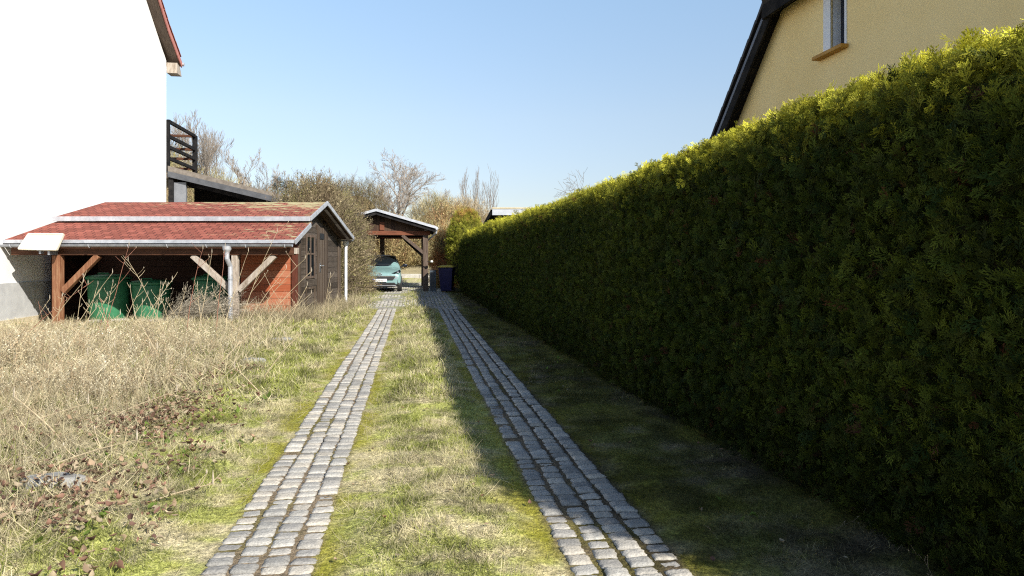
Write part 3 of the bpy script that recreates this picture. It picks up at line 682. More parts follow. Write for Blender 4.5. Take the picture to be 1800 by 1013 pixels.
def conifer_bush(name, label, c, r, n=4200, cols=(G1, G2), topcol=None, seed=5):
    root = empty(name, (c[0], c[1], gz(c[0], c[1]))); tag(root, label, 'bush')
    base = np.array(root.location); cc = np.array([c[0], c[1], base[2] + c[2]])
    d = lump_points(n, None, None); L_ = lumpy(d, seed, .16); L_ = L_ * RNG.uniform(.93, 1.02, n)
    p = cc + d * L_[:, None] * np.array(r); p[:, 2] = np.maximum(p[:, 2], base[2] + .02)
    yd = d + np.array([0, 0, .7]) + RNG.normal(0, .4, (n, 3)); X = nrmz(np.cross(nrmz(yd), d + RNG.normal(0, .5, (n, 3)))); Y = nrmz(yd)
    col = cols[0] + (cols[1] - cols[0]) * RNG.random((n, 1)); col = col * RNG.uniform(.75, 1.25, (n, 1))
    if topcol is not None:
        m_ = (sstep(.72, 1.0, d[:, 2] + RNG.normal(0, .15, n)))[:, None]; col = col * (1 - m_) + topcol * m_
    V, F, C = scatter(FL, RNG.integers(0, 4, n), p, X, Y, np.cross(X, Y), RNG.uniform(.14, .26, n), col, col * 1.3)
    # hollow dark inside
    u, v_ = 20, 12; vs = []; 
    for j in range(v_ + 1):
        ph = math.pi * (j / v_) - math.pi / 2
        for i in range(u):
            th = 2 * math.pi * i / u; dd = np.array([[math.cos(ph) * math.cos(th), math.cos(ph) * math.sin(th), math.sin(ph)]])
            q = cc + dd[0] * np.array(r) * .9 * lumpy(dd, seed, .16)[0]; q[2] = max(q[2], base[2] - .05); vs.append(q)
    f_ = [(j * u + i, j * u + (i + 1) % u, (j + 1) * u + (i + 1) % u, (j + 1) * u + i) for j in range(v_) for i in range(u)]
    mb = MB(tuple(base)); mb.add([tuple(q) for q in vs], f_); mb.build('branches', M['hedge_core'], root)
    big_mesh('foliage', V, F, M['leaf'], C, root, tuple(base))
    return root
conifer_bush('round_conifer', 'round topped yellow green conifer with rusty crown at far end of hedge', (-1.95, 29.2, 1.6), (.74, .8, 1.72), 3600, (np.array([.24, .26, .03]), np.array([.40, .38, .06])), np.array([.46, .28, .08]))

def twig_proto(seed, w=.012, leafy=0):
    r = np.random.default_rng(seed); vs, fs, sh = [], [], []
    def strip(p0, p1, w0, w1, s):
        b = len(vs); d = p1 - p0; q = np.cross(d, r.normal(size=3)); q = q / (np.linalg.norm(q) + 1e-9)
        vs.extend([p0 - q * w0, p0 + q * w0, p1 + q * w1, p1 - q * w1]); fs.append((b, b + 1, b + 2, b + 3)); sh.extend([s] * 4)
    p = np.zeros(3); pts = [p]
    for i in range(4): p = p + np.array([r.normal(0, .07), .25, r.normal(0, .07)]); pts.append(p)
    for i in range(4): strip(pts[i], pts[i + 1], w * (1 - .2 * i), w * (.8 - .2 * i) + .002, .8 + .05 * i)
    for k in range(9):
        i = r.integers(0, 4); f = r.random(); a = pts[i] * (1 - f) + pts[i + 1] * f; th = r.uniform(0, 6.28); ln = r.uniform(.15, .42)
        e = a + ln * np.array([math.cos(th) * .6, r.uniform(.5, 1), math.sin(th) * .6]); strip(a, e, w * .55, w * .3, 1.0)
        if leafy and r.random() < leafy: strip(e, e + np.array([r.normal(0, .05), .06, r.normal(0, .05)]), w * 1.6, w, 1.1)
    return np.array(vs), np.array(fs), np.array(sh)
TW = [twig_proto(s, .011) for s in range(6)]; TWL = [twig_proto(s + 30, .012, .6) for s in range(6)]

def twig_bush(name, label, cat, c, r, n, pal, size, seed=3, upright=.9, protos=TW, core=True, group=None, corecol=((.09, .065, .04), (.2, .15, .085)), box=0):
    """bush of fine bare twigs; box>0 squares its outline like a clipped screen"""
    root = empty(name, (c[0], c[1], gz(c[0], c[1]))); tag(root, label, cat, group)
    base = np.array(root.location); R3 = np.array(r); cc = np.array([c[0], c[1], base[2] + r[2] * .25]); R3 = R3 * np.array([1, 1, .75])
    def sq(d):
        if not box: return d
        m_ = (np.abs(d[:, :2]) ** box).sum(1) ** (1 / box); k_ = np.sqrt((d[:, :2] ** 2).sum(1)) / np.maximum(m_, 1e-6)
        d = d.copy(); d[:, :2] *= k_[:, None]; zz = np.abs(d[:, 2]); d[:, :2] *= (1 + .35 * np.clip(1 - zz, 0, 1) * zz)[:, None]
        return d
    d = nrmz(RNG.normal(size=(n, 3))); L_ = lumpy(d, seed, .2) * RNG.uniform(.55, 1.0, n) ** .5
    p = cc + sq(d) * L_[:, None] * R3; p[:, 2] = np.maximum(p[:, 2], ground(p[:, 0], p[:, 1]) + RNG.uniform(0, .25, n))
    yd = d * .6 + np.array([0, 0, upright]) + RNG.normal(0, .4, (n, 3)); X, Y, Z = frame(yd)
    pal = np.array(pal); pn = fbm(p[:, 0] * .9 + p[:, 1] * .7, p[:, 2] * .9, seed + 9)
    col = pal[np.clip((pn * 1.6 - .3 + RNG.normal(0, .25, n)) * len(pal), 0, len(pal) - 1).astype(int)] * RNG.uniform(.7, 1.25, (n, 1))
    V, F, C = scatter(protos, RNG.integers(0, len(protos), n), p, X, Y, Z, RNG.uniform(.6, 1.35, n) * size, col)
    if core:
        u, v_ = 24, 12; vs = []
        for j in range(v_ + 1):
            ph = math.pi * (j / v_) - math.pi / 2
            for i in range(u):
                th = 2 * math.pi * i / u; dd = np.array([[math.cos(ph) * math.cos(th), math.cos(ph) * math.sin(th), math.sin(ph)]])
                q = cc + sq(dd)[0] * R3 * .74 * lumpy(dd, seed, .2)[0]; q[2] = max(q[2], base[2] - .1); vs.append(tuple(q))
        f_ = [(j * u + i, j * u + (i + 1) % u, (j + 1) * u + (i + 1) % u, (j + 1) * u + i) for j in range(v_) for i in range(u)]
        mb = MB(tuple(base)); mb.add(vs, f_)
        mb.build('inner_branches', mat_noise('bush_inside', corecol[0], corecol[1], 9, 1, .8, 22), root)
    big_mesh('twigs', V, F, M['twig'], C, root, tuple(base))
    return root
PB = [(.15, .11, .065), (.22, .175, .10), (.29, .235, .14), (.17, .155, .06), (.12, .09, .065)]
twig_bush('shrub_screen', 'tall brown leafless shrub screen between the dark shed and the carport', 'shrub', (-6.35, 22.9), (1.0, 2.9, 3.6), 15000, PB, .5, 3, .8, TWL, box=5)
PO = [(.36, .27, .12), (.44, .36, .17), (.27, .15, .08), (.36, .24, .11)]
PY = [(.44, .36, .19), (.50, .43, .25), (.34, .26, .14), (.38, .34, .15)]
twig_bush('orange_shrub', 'rusty orange leafed shrub beside the round conifer', 'shrub', (-2.95, 30.6), (.55, .7, 2.75), 2600, [(.50, .19, .08), (.52, .28, .12), (.40, .32, .12), (.5, .42, .24)], .42, 8, .7, TWL)
for (x, y, rx, ry, h, nn, pal, lab) in (
        (-6.9, 37.0, 1.6, 1.2, 2.0, 2600, PO, 'low tangled brown brush on the bank right behind the car'),
        (-5.0, 37.6, 1.5, 1.1, 1.7, 2400, PY, 'straw yellow brush on the bank between carport brace and post'),
        (-3.4, 38.4, 1.3, 1.1, 2.3, 2400, PO, 'reddish brown brush on the bank just right of the carport post'),
        (-4.9, 43.5, 1.6, 1.3, 2.6, 2200, PY, 'tall pale yellow shrub rising above the carport roof edge'),
        (-3.0, 45.0, 1.5, 1.2, 2.5, 2000, [(.42, .33, .2), (.5, .42, .28), (.4, .3, .15)], 'pale beige shrub behind the rusty shrub and round conifer'),
        (-9.4, 41.0, 2.2, 1.4, 3.4, 2600, PB, 'brown brush behind the left side of the carport'),
        (-12.6, 35.0, 2.2, 1.8, 3.9, 3000, PB, 'greyish brown thicket behind the top of the shrub screen'),
        (-15.6, 36.0, 1.9, 1.6, 4.3, 2800, PY, 'golden straw coloured shrub above the end of the lean-to roof'),
        (-18.2, 36.5, 1.8, 1.6, 5.2, 2800, PY, 'tall straw coloured shrub above the middle of the lean-to roof'),
        (-20.6, 38.0, 1.9, 1.6, 5.6, 2600, PY, 'tallest straw coloured shrub close to the balcony')):
    twig_bush('brush_shrub', lab, 'shrub', (x, y), (rx, ry, h), nn, pal, .75, int(x * 7) % 50, 1.1, TWL if pal is PO else TW, group='shrubs on the bank behind the plot', corecol=((.15, .1, .05), (.33, .25, .13)))

# ------------------------------------------------------------------ bare trees
def tree_mesh(name_seed, height, spread, levels=4, upright=.5, trunk_r=.11, fork=.25, twigr=.012, kids=(4, 5, 5, 4), stems=1):
    r = random.Random(name_seed); segs = []
    def branch(p, d, ln, rad, lev):
        n = 5 if lev < 2 else 3; pts = [p]; dd = d.copy()
        for i in range(n):
            dd = (dd + Vector((r.gauss(0, .1), r.gauss(0, .1), r.gauss(.03 * upright * 2, .07)))).normalized()
            q = pts[-1] + dd * ln / n; segs.append((pts[-1], q, max(twigr, rad * (1 - .7 * i / n)), max(twigr * .6, rad * (1 - .7 * (i + 1) / n)), lev)); pts.append(q)
        if lev + 1 >= levels: return
        k = kids[min(lev, len(kids) - 1)]
        for j in range(k):
            f = (fork if lev == 0 else .2) + (1 - (fork if lev == 0 else .2)) * (j + r.random() * .8) / k; f = min(f, .99)
            i = min(int(f * n), n - 1); a = pts[i].lerp(pts[i + 1], f * n - i); dr = (pts[i + 1] - pts[i]).normalized()
            th = r.uniform(0, 6.283); side = dr.orthogonal().normalized(); side = Matrix.Rotation(th, 3, dr) @ side
            ang = r.uniform(.45, .85) * spread; nd = (dr * math.cos(ang) + side * math.sin(ang) + Vector((0, 0, .25 * upright))).normalized()
            branch(a, nd, ln * r.uniform(.42, .68) * (1.15 - .5 * f), rad * (1 - .65 * f) * .55, lev + 1)
    for s in range(stems):
        a = s * 2.4; branch(Vector((math.cos(a), math.sin(a), 0)) * (.18 if stems > 1 else 0) + Vector((0, 0, -.2)), Vector((r.gauss(0, .05) + (.12 * math.cos(a) if stems > 1 else 0), r.gauss(0, .05) + (.12 * math.sin(a) if stems > 1 else 0), 1)).normalized(), height * (.72 if stems == 1 else .78), trunk_r, 0)
    out = []
    for want in (0, 1):
        sg = [s for s in segs if (s[4] == 0) == (want == 0)]
        n = 7 if want == 0 else 4; A = np.array([s[0] for s in sg]); B = np.array([s[1] for s in sg]); ra = np.array([s[2] for s in sg]); rb = np.array([s[3] for s in sg])
        D = nrmz(B - A); q = np.where(np.abs(D[:, 2:3]) < .9, np.array([[0, 0, 1.]]), np.array([[1., 0, 0]])); X = nrmz(np.cross(D, q)); Y = np.cross(D, X)
        th = np.arange(n) * 2 * np.pi / n; ring = X[:, None] * np.cos(th)[None, :, None] + Y[:, None] * np.sin(th)[None, :, None]
        V = np.concatenate([A[:, None] + ring * ra[:, None, None], B[:, None] + ring * rb[:, None, None]], 1).reshape(-1, 3)
        j = np.arange(n); f = np.stack([j, (j + 1) % n, n + (j + 1) % n, n + j], 1); F = (f[None] + (np.arange(len(sg)) * 2 * n)[:, None, None]).reshape(-1, 4)
        out.append((V, F, len(sg)))
    return out
def bare_tree(label, x, y, height, rz=0, group=None, src=None, scale=1.0, col=(.30, .25, .2), wide=1.0, **kw):
    root = empty('bare_tree', (x, y, gz(x, y)), rz); tag(root, label, 'tree', group)
    if src:
        for ch in src.children: c = ch.copy(); COL.objects.link(c); c.parent = root
        root.scale = (scale,) * 3
        return root
    (v0, f0, a), (v1, f1, b) = tree_mesh(**{'height': height, **kw})
    k_s = height / max(v0[:, 2].max(), v1[:, 2].max()); kw_ = k_s ** .7 * wide; v0 = v0 * np.array([kw_, kw_, k_s]); v1 = v1 * np.array([kw_, kw_, k_s]); col = [c_ * .78 for c_ in col]
    rr = np.random.default_rng(1)
    big_mesh('trunk', v0, f0, M['twig'], np.ones((len(v0), 3)) * np.array(col) * 1.1, root)
    big_mesh('branches', v1, f1, M['twig'], np.ones((len(v1), 3)) * np.array(col) * rr.uniform(.8, 1.2, (len(v1), 1)), root)
    return root
bare_tree('wide bare tree with round open crown rising behind the carport', -7.5, 45, 6.5, name_seed=4, spread=1.05, levels=5, upright=.55, trunk_r=.15, fork=.1, kids=(14, 8, 6, 4), twigr=.008, col=(.50, .43, .36), wide=1.3)
t1 = bare_tree('slender bare tree, left one of the thin pair beyond the round conifer', -3.8, 60, 7.1, name_seed=9, spread=.42, levels=4, upright=1.6, trunk_r=.055, fork=.3, kids=(11, 5, 3), twigr=.008, stems=2, col=(.34, .29, .25))
bare_tree('slender bare tree, right one of the thin pair beyond the flat roof', -2.1, 60, 7.1, name_seed=21, spread=.5, levels=4, upright=1.6, trunk_r=.055, fork=.15, kids=(15, 5, 3), twigr=.008, col=(.34, .29, .25))
bare_tree('small bare larch tip showing above the hedge top', 6.1, 60, 6.7, name_seed=31, spread=1.5, levels=3, upright=0, trunk_r=.07, fork=.3, kids=(26, 5), twigr=.012, col=(.3, .26, .22))
g = 'bare trees along the back of the plot'
b1 = bare_tree('tall bare tree with upright grey twigs right behind the balcony', -20.6, 42, 8.6, group=g, name_seed=41, spread=.6, levels=5, upright=1.2, trunk_r=.1, fork=.1, kids=(9, 6, 5, 3), twigr=.007, wide=1.25, stems=2, col=(.40, .34, .28))
bare_tree('bare twiggy tree a step right of the balcony', -18.6, 43, 0, 2.1, g, b1, .87)
b2 = bare_tree('bare tree above the middle of the lean-to roof', -17.0, 43, 6.0, group=g, name_seed=52, spread=.7, levels=5, upright=1.1, trunk_r=.1, fork=.1, kids=(9, 5, 5, 3), twigr=.007, wide=1.3, col=(.40, .33, .26))
bare_tree('bare tree over the low end of the lean-to roof', -15.4, 42, 0, 1.2, g, b2, .84)
bare_tree('thin bare tree just left of the shrub screen top', -13.0, 42, 0, 4.0, g, b2, .74)
bare_tree('bare tree poking out of the top of the shrub screen', -10.6, 40, 0, 5.2, g, b2, .74)
bare_tree('bare tree between the shrub screen and the wide bare tree', -9.6, 44, 0, .4, g, b1, .5)
bare_tree('low bare tree right of the wide bare tree', -5.1, 47, 0, 2.9, g, b2, .66)
bare_tree('bare tree whose crown touches the rusty shrub', -3.6, 50, 0, 3.3, g, b2, .6)
bare_tree('leftmost bare tree, half hidden by the balcony', -22.0, 44, 0, 3.6, g, b1, .96)

def spruce(label, x, y, h, rad, seed):
    root = empty('spruce_tree', (x, y, gz(x, y))); tag(root, label, 'tree', 'dark spruces in the distance')
    MB().tube([(0, 0, -.2), (0, 0, h)], [.12, .02], 6).build('trunk', M['bark'], root)
    n = 700; z = h * RNG.random(n) ** .8; th = RNG.uniform(0, 6.28, n); rr = rad * (1 - z / h) + .05; tier = (z * 1.9) % 1
    rr = rr * (.55 + .45 * (1 - tier)); f = RNG.uniform(.5, 1, n)
    p = np.stack([rr * f * np.cos(th), rr * f * np.sin(th), z], 1); d = np.stack([np.cos(th), np.sin(th), RNG.uniform(-.2, .35, n)], 1)
    X, Y, Z = frame(d, np.tile([0, 0, 1.], (n, 1)) + RNG.normal(0, .3, (n, 3)))
    V, F, C = scatter(FL, RNG.integers(0, 4, n), p, X, Y, Z, RNG.uniform(.35, .7, n), np.array([.03, .045, .025]) * RNG.uniform(.6, 1.5, (n, 1)))
    big_mesh('crown', V, F, M['leaf'], C, root)
spruce('left and taller of two small dark spruces above the lean-to end', -20.6, 60, 6.0, 1.15, 1)
spruce('right and shorter of two small dark spruces above the lean-to end', -19.7, 60.5, 5.7, 1.1, 2)

# ------------------------------------------------------------------ white house (its gable runs along the drive)
TH = math.atan(SL)
wh = empty('white_house', (-12.13, 23.95, -.1), TH)
tag(wh, 'white rendered house at the left with red tiled gable edge and balcony rail', 'house')
E_ = 8.45; RG = E_ + 4.85
mb = MB()
mb.prism([(0, 0, .98), (0, 0, E_), (0, -6, RG), (0, -12, E_), (0, -12, .98)], (-9, 0, 0))
mb.build('wall', M['render_white'], wh)
MB().box(-9.02, .025, -12.02, .02, .2, .98).build('plinth', M['plinth'], wh)
MB().box(-9.06, .06, -12.06, .05, -.5, .2).build('base_course', M['sandstone'], wh)
def roof_slab(mb, prof, x0, x1, th, mi=0):
    for (y0, z0), (y1, z1) in zip(prof[:-1], prof[1:]):
        mb.prism([(x0, y0, z0), (x0, y1, z1), (x0, y1, z1 + th), (x0, y0, z0 + th)], (x1 - x0, 0, 0), mi)
pr_ = [(-6, RG + .02), (-.9, E_ + .80), (.42, E_ - .02)]
pl_ = [(-12.42, E_ - .02), (-11.1, E_ + .80), (-6, RG + .02)]
mb = MB(); roof_slab(mb, pl_, -9.4, .36, .16); roof_slab(mb, pr_, -9.4, .36, .16)
rf = mb.build('roof', M['tile_red'], wh)
mb = MB(); roof_slab(mb, [(a, b - .075) for a, b in pl_], -9.38, .34, .07); roof_slab(mb, [(a, b - .075) for a, b in pr_], -9.38, .34, .07)
M['soffit'] = mat_noise('soffit_boards', (.09, .065, .05), (.17, .13, .1), 4, .8, .2, 20, stretch=(8, 1, 1))
mb.build('soffit', M['soffit'], wh)
M['barge'] = mat_noise('red_barge', (.42, .15, .12), (.52, .22, .18), 6, .7, .1)
mb = MB(); roof_slab(mb, [(a, b - .1) for a, b in pl_], .362, .395, .2); roof_slab(mb, [(a, b - .1) for a, b in pr_], .362, .395, .2)
mb.build('barge_board', M['barge'], wh)
mb = MB()
for k in range(24):
    f = k / 24; 
    for prof in (pr_,):
        y = -6 + 6.42 * f; z = np.interp(y, [p[0] for p in prof], [p[1] for p in prof]) + .16
        mb.beam((.30, y - .16, z + .13 + .02), (.30, y + .15, z - .13 + .06), .22, .035)
mb.build('verge_tiles', M['tile_red'], wh, bevel=.008)
mb = MB(); mb.prism([(.0, .02, E_ - .42), (.0, .5, E_ - .42), (.0, .30, E_ - .12), (.0, .02, E_ - .06)], (.355, 0, 0)); mb.build('eave_box', M['grey_wood'], wh)
MB().tube([(-9, .5, E_ + .02), (.44, .5, E_ + .02)], .065, 10).build('gutter', M['zinc'], wh)
# balcony and lean-to beyond the far corner
z0, z1 = 4.55, 6.4
for y in (.18, 3.3): MB().box(-.11, .05, y - .08, y + .08, z0, z1).build('balcony_post', M['black_wood'], wh, bevel=.006)
MB().box(-3.66, -3.54, 3.22, 3.38, z0, z1).build('balcony_post', M['black_wood'], wh)
for z in (z1 - .02, z1 - .55, z1 - .93, z1 - 1.33):
    MB().box(-.07, .02, .26, 3.22, z - .06, z + .06).build('balcony_rail', M['black_wood'], wh, bevel=.006)
for z in (z1 - .02, z1 - .55, z1 - .93, z1 - 1.33):
    MB().box(-3.6, -.12, 3.26, 3.34, z - .05, z + .05).build('balcony_rail', M['beam_wood'], wh, bevel=.006)
MB().box(-4, .06, .05, 3.5, 4.33, 4.5).build('balcony_floor', M['grey_wood'], wh)
mb = MB(); mb.prism([(.06, .035, 4.48), (4.35, .035, 3.47), (4.35, .035, 3.61), (.06, .035, 4.62)], (0, 4.2, 0)); mb.build('lean_to_roof', M['bitumen'], wh)
MB().prism([(.06, -.03, 4.57), (4.4, -.03, 3.552), (4.4, -.03, 3.67), (.06, -.03, 4.76)], (0, .06, 0)).build('roof_edge', M['bitumen'], wh)
mb = MB(); mb.prism([(.06, -.05, 4.37), (4.4, -.05, 3.352), (4.4, -.05, 3.55), (.06, -.05, 4.57)], (0, .045, 0)); mb.build('lean_to_fascia', M['fascia_grey'], wh)
MB().box(.06, .22, .03, .19, -.2, 4.36).build('lean_to_post', M['black_wood'], wh)
MB().prism([(.06, 2.9, -.2), (4.0, 2.9, -.2), (4.0, 2.9, 3.54), (.06, 2.9, 4.47)], (0, .1, 0)).build('lean_to_wall', M['black_wood'], wh)
MB().box(.222, .62, .10, .25, -.2, 4.2).build('inner_wall', mat_noise('shaded_inner_wall', (.16, .165, .18), (.22, .225, .24), 4, .9, .1), wh)  # white wall under the roof, its shade painted in as grey
for y in (.6, 2.2): MB().beam((.1, y, 4.3), (4.1, y, 3.36), .1, .14).build('lean_to_rafter', M['black_wood'], wh)
MB().tube([(4.46, -.06, 3.46), (4.46, 4.2, 3.46)], .06, 10).tube([(4.46, -.02, 3.46), (4.6, .1, 3.40), (4.7, .2, 3.3)], .045, 8).build('lean_to_gutter', M['zinc'], wh)

# ------------------------------------------------------------------ shed with its open lean-to
SH = Vector((-7.4, 15.7, 0)); sh = empty('garden_shed', SH)
tag(sh, 'dark brown garden shed with red shingle roof and open lean-to bay at the left', 'shed')
def sb(): return MB(SH)
XR = -4.6
# roofs
def skew_roof(xa, ya, za, xb, yb, zb, th, xr=XR):
    """strip of roof from the lower edge a to the upper edge b, left ends at xa / xb"""
    lo = [(xa, ya, za), (xr, ya, za), (xr, yb, zb), (xb, yb, zb)]
    return sb().add([(x, y, z - th) for x, y, z in lo] + lo, [(0, 3, 2, 1), (4, 5, 6, 7), (0, 1, 5, 4), (1, 2, 6, 5), (2, 3, 7, 6), (3, 0, 4, 7)])
M['shingle'] = mat_shingle('red_shingles')
skew_roof(-10.74, 14.40, 1.79, -10.42, 15.66, 2.262, .03).build('lean_to_roof', M['shingle'], sh)
skew_roof(-10.42, 15.52, 2.345, -10.07, 16.9, 2.80, .03).build('roof', M['shingle'], sh)
skew_roof(-10.05, 19.72, 2.02, -10.07, 16.9, 2.80, .03).build('roof', M['shingle'], sh)
# decks under the shingles
skew_roof(-10.7, 14.42, 1.755, -10.4, 15.66, 2.228, .025, XR + .02).build('roof_deck', M['beam_wood'], sh)
skew_roof(-10.4, 15.54, 2.311, -10.07, 16.9, 2.766, .025, XR + .02).build('roof_deck', M['dark_wood_x'], sh)
skew_roof(-10.03, 19.70, 1.986, -10.07, 16.9, 2.766, .025, XR + .02).build('roof_deck', M['dark_wood_x'], sh)
# zinc edges
sb().box(-10.76, XR + .012, 14.375, 14.397, 1.725, 1.80).build('eave_flashing', M['zinc'], sh, bevel=.004)
sb().box(-10.44, XR + .012, 15.495, 15.517, 2.255, 2.36).build('step_flashing', M['zinc'], sh, bevel=.004)
for a, b in (((14.40, 1.75), (15.52, 2.17)), ((15.50, 2.31), (16.9, 2.775)), ((16.9, 2.775), (19.74, 1.985))):
    sb().beam((XR + .028, a[0], a[1]), (XR + .028, b[0], b[1]), .028, .10).build('verge_flashing', M['zinc'], sh, bevel=.004)
sb().tube([(XR - .1, 14.4, 1.66), (XR - .1, 15.55, 2.09)], .03, 4).tube([(XR - .06, 15.6, 2.22), (XR - .06, 16.9, 2.66)], .045, 4).tube([(XR - .06, 16.9, 2.66), (XR - .06, 19.65, 1.89)], .045, 4).build('verge_rafter', M['dark_wood'], sh)
# gutter: half round
def gutter(x0, x1, y, z, r, name, mb_):
    n = 9; vs = []
    for x in (x0, x1):
        for rr in (r, r - .008):
            vs += [(x, y + rr * math.cos(math.pi + math.pi * j / (n - 1)), z + rr * math.sin(math.pi + math.pi * j / (n - 1))) for j in range(n)]
    fs = []
    for j in range(n - 1):
        fs += [(j, j + 1, 2 * n + j + 1, 2 * n + j), (n + j + 1, n + j, 3 * n + j, 3 * n + j + 1)]
        fs += [(j + 1, j, n + j, n + j + 1), (2 * n + j, 2 * n + j + 1, 3 * n + j + 1, 3 * n + j)]
    fs += [(0, 2 * n, 3 * n, n), (n - 1, 2 * n - 1, 4 * n - 1, 3 * n - 1)]
    mb_.add(vs, fs); return mb_
gu = gutter(-10.95, XR - .01, 14.325, 1.70, .058, 'gutter', sb()).build('gutter', M['zinc_dull'], sh, smooth=False)
for x in np.arange(-10.5, -4.7, .82):
    mbk = sb(); pts = [(x, 14.325 + .064 * math.cos(a), 1.70 + .064 * math.sin(a)) for a in np.linspace(math.pi, 2 * math.pi, 8)]
    mbk.tube(pts, .012, 5).build('gutter_bracket', M['zinc'], gu)
# front beam, posts, braces
fb = sb().box(-10.62, -4.62, 14.47, 14.61, 1.475, 1.635).build('front_beam', M['beam_wood'], sh, bevel=.008)
sb().box(-4.618, -4.56, 14.46, 14.62, 1.50, 1.63).build('beam_end', M['grey_wood'], sh, bevel=.006)
sb().box(-9.75, -9.58, 14.46, 14.62, gz(-9.66, 14.55) - .1, 1.473).build('post', M['red_wood'], sh, bevel=.012)
sb().box(-5.96, -5.83, 14.48, 14.61, gz(-5.9, 14.55) - .1, 1.473).build('post', M['grey_wood'], sh, bevel=.012)
sb().beam((-9.56, 14.54, .70), (-8.80, 14.54, 1.47), .12, .12).build('brace', M['red_wood'], sh, bevel=.008)
sb().beam((-5.97, 14.545, .72), (-6.80, 14.545, 1.47), .10, .12).build('brace', M['grey_wood'], sh, bevel=.008)
sb().beam((-5.82, 14.545, .72), (-5.05, 14.545, 1.47), .10, .12).build('brace', M['grey_wood'], sh, bevel=.008)
# downpipes
dp = sb()
dp.lathe((-5.98, 14.325, 1.47), [(.045, 0), (.05, .06), (.085, .12), (.095, .19)], 16)
dp.tube([(-5.98, 14.325, 1.50), (-5.98, 14.325, 1.40), (-5.965, 14.37, 1.32), (-5.95, 14.42, 1.24), (-5.95, 14.42, 1.1), (-5.95, 14.42, gz(-5.95, 14.42) - .05)], .047, 14)
dpo = dp.build('downpipe', M['zinc'], sh, smooth=False)
for z in (.95, .12): sb().lathe((-5.95, 14.42, z), [(.05, 0), (.054, .005), (.054, .03), (.05, .035)], 14).build('pipe_collar', M['zinc_dull'], dpo)
dp = sb(); dp.lathe((-4.80, 19.72, 1.72), [(.045, 0), (.05, .05), (.08, .1), (.085, .2)], 14)
dp.tube([(-4.80, 19.72, 1.75), (-4.80, 19.72, gz(-4.8, 19.72) - .05)], .042, 12); dp.build('downpipe', M['pipe_white'], sh)
gutter(-10.0, XR - .01, 19.78, 1.955, .055, 'gutter', sb()).build('gutter', M['zinc_dull'], sh)
# walls
XW = -4.95
sb().box(-6.24, -5.055, 15.70, 15.75, -.1, 2.2).build('front_wall', M['red_boards'], sh)
sb().box(-5.055, XW + .012, 15.655, 15.76, -.1, 2.2).build('corner_post', mat_noise('dark_red_timber', (.07, .02, .011), (.13, .036, .02), 3, .75, .3, stretch=(5, 5, 1)), sh, bevel=.006)
mb = sb(); mb.prism([(XW - .05, 15.76, -.1), (XW - .05, 15.76, 2.2), (XW - .05, 16.9, 2.69), (XW - .05, 19.58, 1.95), (XW - .05, 19.58, -.1)], (.05, 0, 0)); sw = mb.build('side_wall', M['dark_wood'], sh)
sb().box(-10.74, -6.24, 17.62, 17.68, -.2, 2.55).build('back_wall', M['brown_boards'], sh)
sb().box(-10.74, -10.69, 15.9, 17.61, -.2, 2.2).build('left_wall', M['brown_boards'], sh)
sb().box(-6.24, XW - .05, 19.53, 19.58, -.1, 1.95).build('rear_wall', M['dark_wood'], sh)
sb().box(-6.29, -6.241, 15.70, 19.58, -.1, 2.15).build('partition_wall', M['brown_boards'], sh)
# cover trim on the side wall (facing the drive)
X0 = XW + .002
sb().box(X0, X0 + .03, 15.77, 15.95, -.05, 2.22).build('trim_board', M['dark_wood_v'], sh, bevel=.005)
sb().box(X0, X0 + .03, 17.93, 18.25, -.05, 2.33).build('trim_board', M['dark_wood_v'], sh, bevel=.005)
sb().box(X0, X0 + .035, 19.36, 19.60, -.05, 1.97).build('trim_board', M['dark_wood_v'], sh, bevel=.005)
d1 = sb().box(X0, X0 + .035, 16.16, 17.20, 0, 2.12).build('door', M['dark_wood'], sh, bevel=.005)
wn = sb()
for y0, y1 in ((16.26, 16.32), (16.58, 16.63), (16.92, 16.98)): wn.box(X0 + .037, X0 + .062, y0, y1, .92, 1.98)
for z0_, z1_ in ((.92, .98), (1.50, 1.54), (1.92, 1.98)): wn.box(X0 + .037, X0 + .060, 16.32, 16.92, z0_, z1_)
wf = wn.build('window_frame', M['carport_wood'], d1, bevel=.003)
sb().box(X0 + .037, X0 + .044, 16.33, 16.91, .985, 1.915).build('pane', M['glass_dark'], wf)
sb().box(X0 + .037, X0 + .06, 16.24, 17.0, .66, .72).box(X0 + .037, X0 + .06, 16.24, 17.0, .08, .14).box(X0 + .037, X0 + .06, 16.24, 16.31, .14, .66).box(X0 + .037, X0 + .06, 16.93, 17.0, .14, .66).build('door_panel', M['dark_wood_v'], d1, bevel=.004)
sb().box(X0, X0 + .05, 17.21, 17.33, -.02, 2.25).build('door_post', M['dark_wood_v'], sh, bevel=.006)
d2 = sb().box(X0, X0 + .035, 17.34, 17.90, 0, 2.2).build('door', M['dark_wood_v'], sh, bevel=.005)
sb().box(X0 + .037, X0 + .05, 17.42, 17.50, 1.05, 1.28).tube([(X0 + .05, 17.46, 1.22), (X0 + .09, 17.46, 1.22), (X0 + .09, 17.62, 1.22)], .011, 8).build('handle', M['chrome'], d2)
sb().box(X0 + .037, X0 + .05, 17.44, 17.8, 1.9, 2.05).build('hinge_plate', M['black_plastic'], d2)
